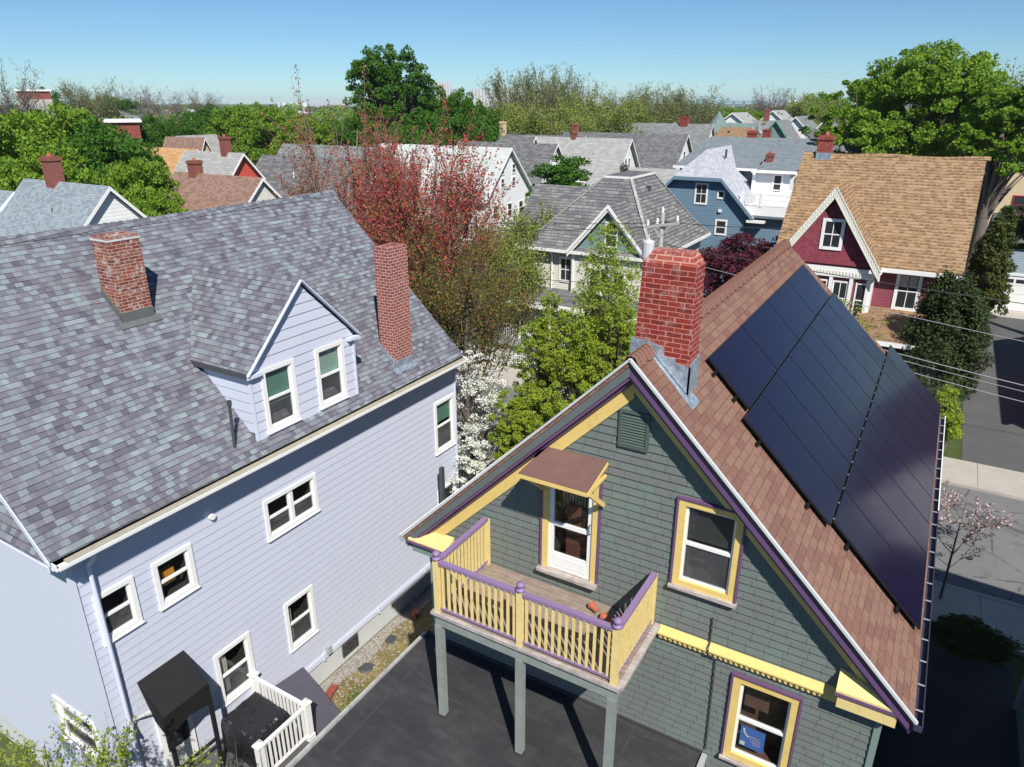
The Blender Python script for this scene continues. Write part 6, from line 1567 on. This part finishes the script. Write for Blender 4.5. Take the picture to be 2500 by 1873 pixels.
FAR = [
 ('m0', 25, 232, 78, 13, 'bright green maple at the left edge of the photo'),
 ('m0', 120, 222, 84, 13, 'bright green maple second from the left edge'),
 ('m1', 215, 250, 76, 11, 'dark green maple third from the left edge'),
 ('m2', 75, 300, 66, 10, 'lower bright green maple behind the tall brick chimney on the left'),
 ('m0', 290, 335, 66, 8.5, 'bright green maple just left of the ochre roof'),
 ('m2', 335, 400, 60, 6, 'lowest green maple beside the faded brown roof'),
 ('m1', 330, 243, 135, 9, 'round dark green tree right of the flat brick building'),
 ('m1', 440, 222, 140, 11, 'dark green tree left in the row of three on the left skyline'),
 ('m0', 510, 220, 132, 12, 'green tree in the middle of the row of three on the left skyline'),
 ('m2', 590, 222, 128, 12, 'green tree right in the row of three next to the red maple'),
 ('m0', 660, 250, 118, 12, 'green tree showing through the left red maple'),
 ('d0', 838, 113, 102, 22, 'tall dark green tree standing highest on the skyline'),
 ('m1', 925, 172, 108, 10, 'dark green tree touching the right side of the tallest tree'),
 ('m1', 985, 188, 106, 10, 'dark green tree on the slope right of the tallest tree'),
 ('m1', 1030, 215, 104, 9, 'low dark green tree ending the row right of the tallest tree'),
 ('m1', 900, 245, 95, 10, 'dark green tree low behind the red maple top'),
 ('m1', 780, 240, 98, 9, 'dark green tree left under the tallest tree'),
 ('o0', 1115, 172, 170, 13, 'sparse olive tree left in front of the ribbed concrete building'),
 ('o0', 1165, 163, 178, 13, 'sparse olive tree in the middle of the budding group'),
 ('o0', 1228, 168, 172, 12, 'sparse olive tree left of the smokestacks'),
 ('o1', 1075, 235, 140, 11, 'olive green tree low left of the budding group'),
 ('o1', 1140, 240, 135, 12, 'olive green tree low behind the pale cream chimney'),
 ('o1', 1205, 245, 138, 12, 'yellow-green tree low in the centre of the budding group'),
 ('o1', 1270, 215, 165, 13, 'yellow-green tree below the smokestacks'),
 ('o0', 1345, 196, 190, 13, 'sparse tree right of the smokestacks'),
 ('o1', 1330, 238, 150, 13, 'yellow-green tree below the sparse one right of the smokestacks'),
 ('o1', 1400, 225, 175, 14, 'yellow-green tree between the two sparse ones'),
 ('o0', 1445, 202, 180, 14, 'dark olive tree with a pointed top left of the bridge'),
 ('o0', 1500, 204, 185, 13, 'dark olive tree nearest the bridge'),
 ('m0', 1590, 232, 260, 16, 'round green tree under the bridge arch'),
 ('m2', 1625, 236, 250, 14, 'green tree behind the far white attic gable'),
 ('b0', 1665, 196, 300, 14, 'bare branched tree alone on the right skyline'),
 ('m2', 1790, 195, 240, 20, 'pale green rounded tree left of the large maple'),
 ('o1', 1760, 215, 220, 14, 'olive tree at the foot of the pale green rounded tree'),
 ('b0', 5, 160, 190, 13, 'brown bare tree at the far left edge'),
 ('m1', 88, 186, 260, 15, 'green tree behind the red brick block'),
 ('o0', 190, 186, 290, 15, 'olive grey tree on the left skyline'),
 ('b0', 275, 192, 320, 15, 'grey bare tree on the left skyline right of the olive one'),
 ('b0', 150, 200, 300, 13, 'thin bare tree between brick block and olive tree'),
 ('m1', 240, 205, 300, 18, 'low green tree between the bare ones on the left'),
 ('b0', 345, 205, 260, 14, 'brown bare tree behind the round dark green one'),
 ('b0', 440, 205, 300, 14, 'faint bare tree tops left of centre'),
 ('o1', 390, 255, 170, 12, 'brown-green tree behind the small white cottage'),
 
]
for t in FAR:
    if not t: continue
    k, px, py, d, w, lab = t; x, y, z = tp(px, py, d)
    wk = {'d0': .62, 'o0': .75, 'o1': .9, 'b0': .8}.get(k, 1)
    if k == 'd0': w = 12.0
    place({'b': 'bare_tree', 'o': 'budding_tree', 'm': 'leafy_tree', 'd': 'leafy_tree'}[k[0]], kind(k), x, y, lab, group='trees beyond the houses', rot=rnd.uniform(0, 6), sc_=(w/wk, w/wk, z))
# --- distant woods, one mass for each colour of crown
def woods(name, mat, n, seed, d0, d1, hlo, hhi, ratio=.0026, per=420, az=(-72, 12)):
    r = np.random.default_rng(seed); L = []; O = []
    S_ = []
    for i in range(n):
        a = math.radians(r.uniform(*az)); d = d0 * (d1 / d0) ** r.uniform(0, 1); x, y = math.sin(a)*d, math.cos(a)*d
        h = r.uniform(hlo, hhi); w = r.uniform(6, 11) * (1 + d/1500)
        g = r.normal(size=(per, 3)); g /= np.linalg.norm(g, axis=1)[:, None]; g[:, 2] = np.abs(g[:, 2]) * r.choice([1, -.3], per)
        g *= (lump(g, seed + i, .25) * r.uniform(.6, 1, per))[:, None]
        L.append(g * np.array([w, w, h * .42]) + np.array([x, y, h * .58])); S_.append(np.full(per, d * ratio + .15)); O.append(g)
    me = leaf_mesh(name, np.concatenate(L), np.concatenate(S_), mat, .5, np.concatenate(O), seed)
    o = bpy.data.objects.new(name, me); COL.objects.link(o); tag(o, {'maple': 'distant mass of green tree crowns', 'olive': 'distant mass of budding olive crowns', 'barecol': 'distant mass of grey leafless crowns'}[mat], None, None, 'stuff'); return o
woods('distant_woods', 'maple', 210, 71, 150, 1500, 8, 13.5)
woods('distant_woods', 'olive', 230, 72, 150, 1500, 8, 13.5)
woods('distant_woods', 'barecol', 60, 73, 260, 1800, 7, 12.5)
# --- hedge, weeds, sapling
place('hedge', round_tree(1.5, 1.6, .05, 'arbor', 'bark', ncl=90, per=120, leaf=.08, seed=80, rc=.3, flat=.8), 3.1, 21.5, 'dark clipped hedge in the shade by the near sidewalk', 'hedge', sc_=(1.6, .8, 1))
for i, (x, y, hh, w, lab) in enumerate(((-13.7, 4.4, 4.75, 1.3, 'leafy sapling at the bottom left corner in front of the lavender gable wall'), (-12.2, 4.4, 5.0, 1.3, 'leafy sapling in front of the lower gable window'), (-10.9, 4.4, 6.0, 1.1, 'tallest sapling shoot in front of the lavender house corner'), (-14.6, 4.0, 3.6, 1.5, 'low sapling at the very corner of the photo'), (-11.6, 4.3, 4.9, 1.4, 'sapling between the corner downpipe and gable window'), (-10.0, 5.2, 5.45, .8, 'thin leafy shoot in front of the black canopy'), (-9.25, 5.6, 5.1, .5, 'single leafy shoot in front of the dark deck'))):
    place('sapling', twig_tree(hh, w, hh - 2.1, 'limeleaf', 'bark_lt', nl=(12, 12, 8, 12, 12, 7, 3)[i], nt=6, per=8, leaf=.06, seed=90+i, jit=.045, tw=.005, upright=.7, trunk=.004), x, y, lab, 'sapling', group='saplings in the bottom left corner')
def grass_patch(name, spots, seed, label, n=2600, leaf=.05, mat='grass'):
    r = np.random.default_rng(seed); L = []
    for x, y, rx, ry, k in spots: L.append(np.stack([x + r.normal(size=int(n*k))*rx, y + r.normal(size=int(n*k))*ry, .02 + np.abs(r.normal(size=int(n*k)))*.05], 1))
    me = leaf_mesh(name, np.concatenate(L), leaf, mat, -.3, None, seed); o = bpy.data.objects.new(name, me); COL.objects.link(o); tag(o, label, None, None, 'stuff')
grass_patch('weeds', [(-11.2, 10.7, .3, .15, .5), (-10.4, 10.6, .3, .2, .7), (-8.9, 9.6, .15, .5, .5), (-11.6, 11.2, .2, .2, .3)], 95, 'patches of green weeds in the mossy yard')
grass_patch('dry_grass', [(-10.3, 12.5, 1.0, 1.8, 3.0), (-10.0, 16, 1.0, 2, 2.0)], 96, 'dry tan and moss green ground cover of the yard', 3000, .045, 'drygrass')
# ------------------------------------------------------------------ air between here and the skyline
def haze():
    m = bpy.data.materials.new('haze'); m.use_nodes = True; nt = m.node_tree; nt.nodes.clear()
    o = nt.nodes.new('ShaderNodeOutputMaterial'); v = nt.nodes.new('ShaderNodeVolumePrincipled'); v.inputs['Color'].default_value = (.78, .90, 1, 1); v.inputs['Density'].default_value = .00010
    nt.links.new(v.outputs[0], o.inputs['Volume'])
    b = M().box(-6500, 6500, -320, 9500, -1, 62).build('haze', m, None, kind='stuff'); b['label'] = 'thin pale haze over the distant skyline'
haze()
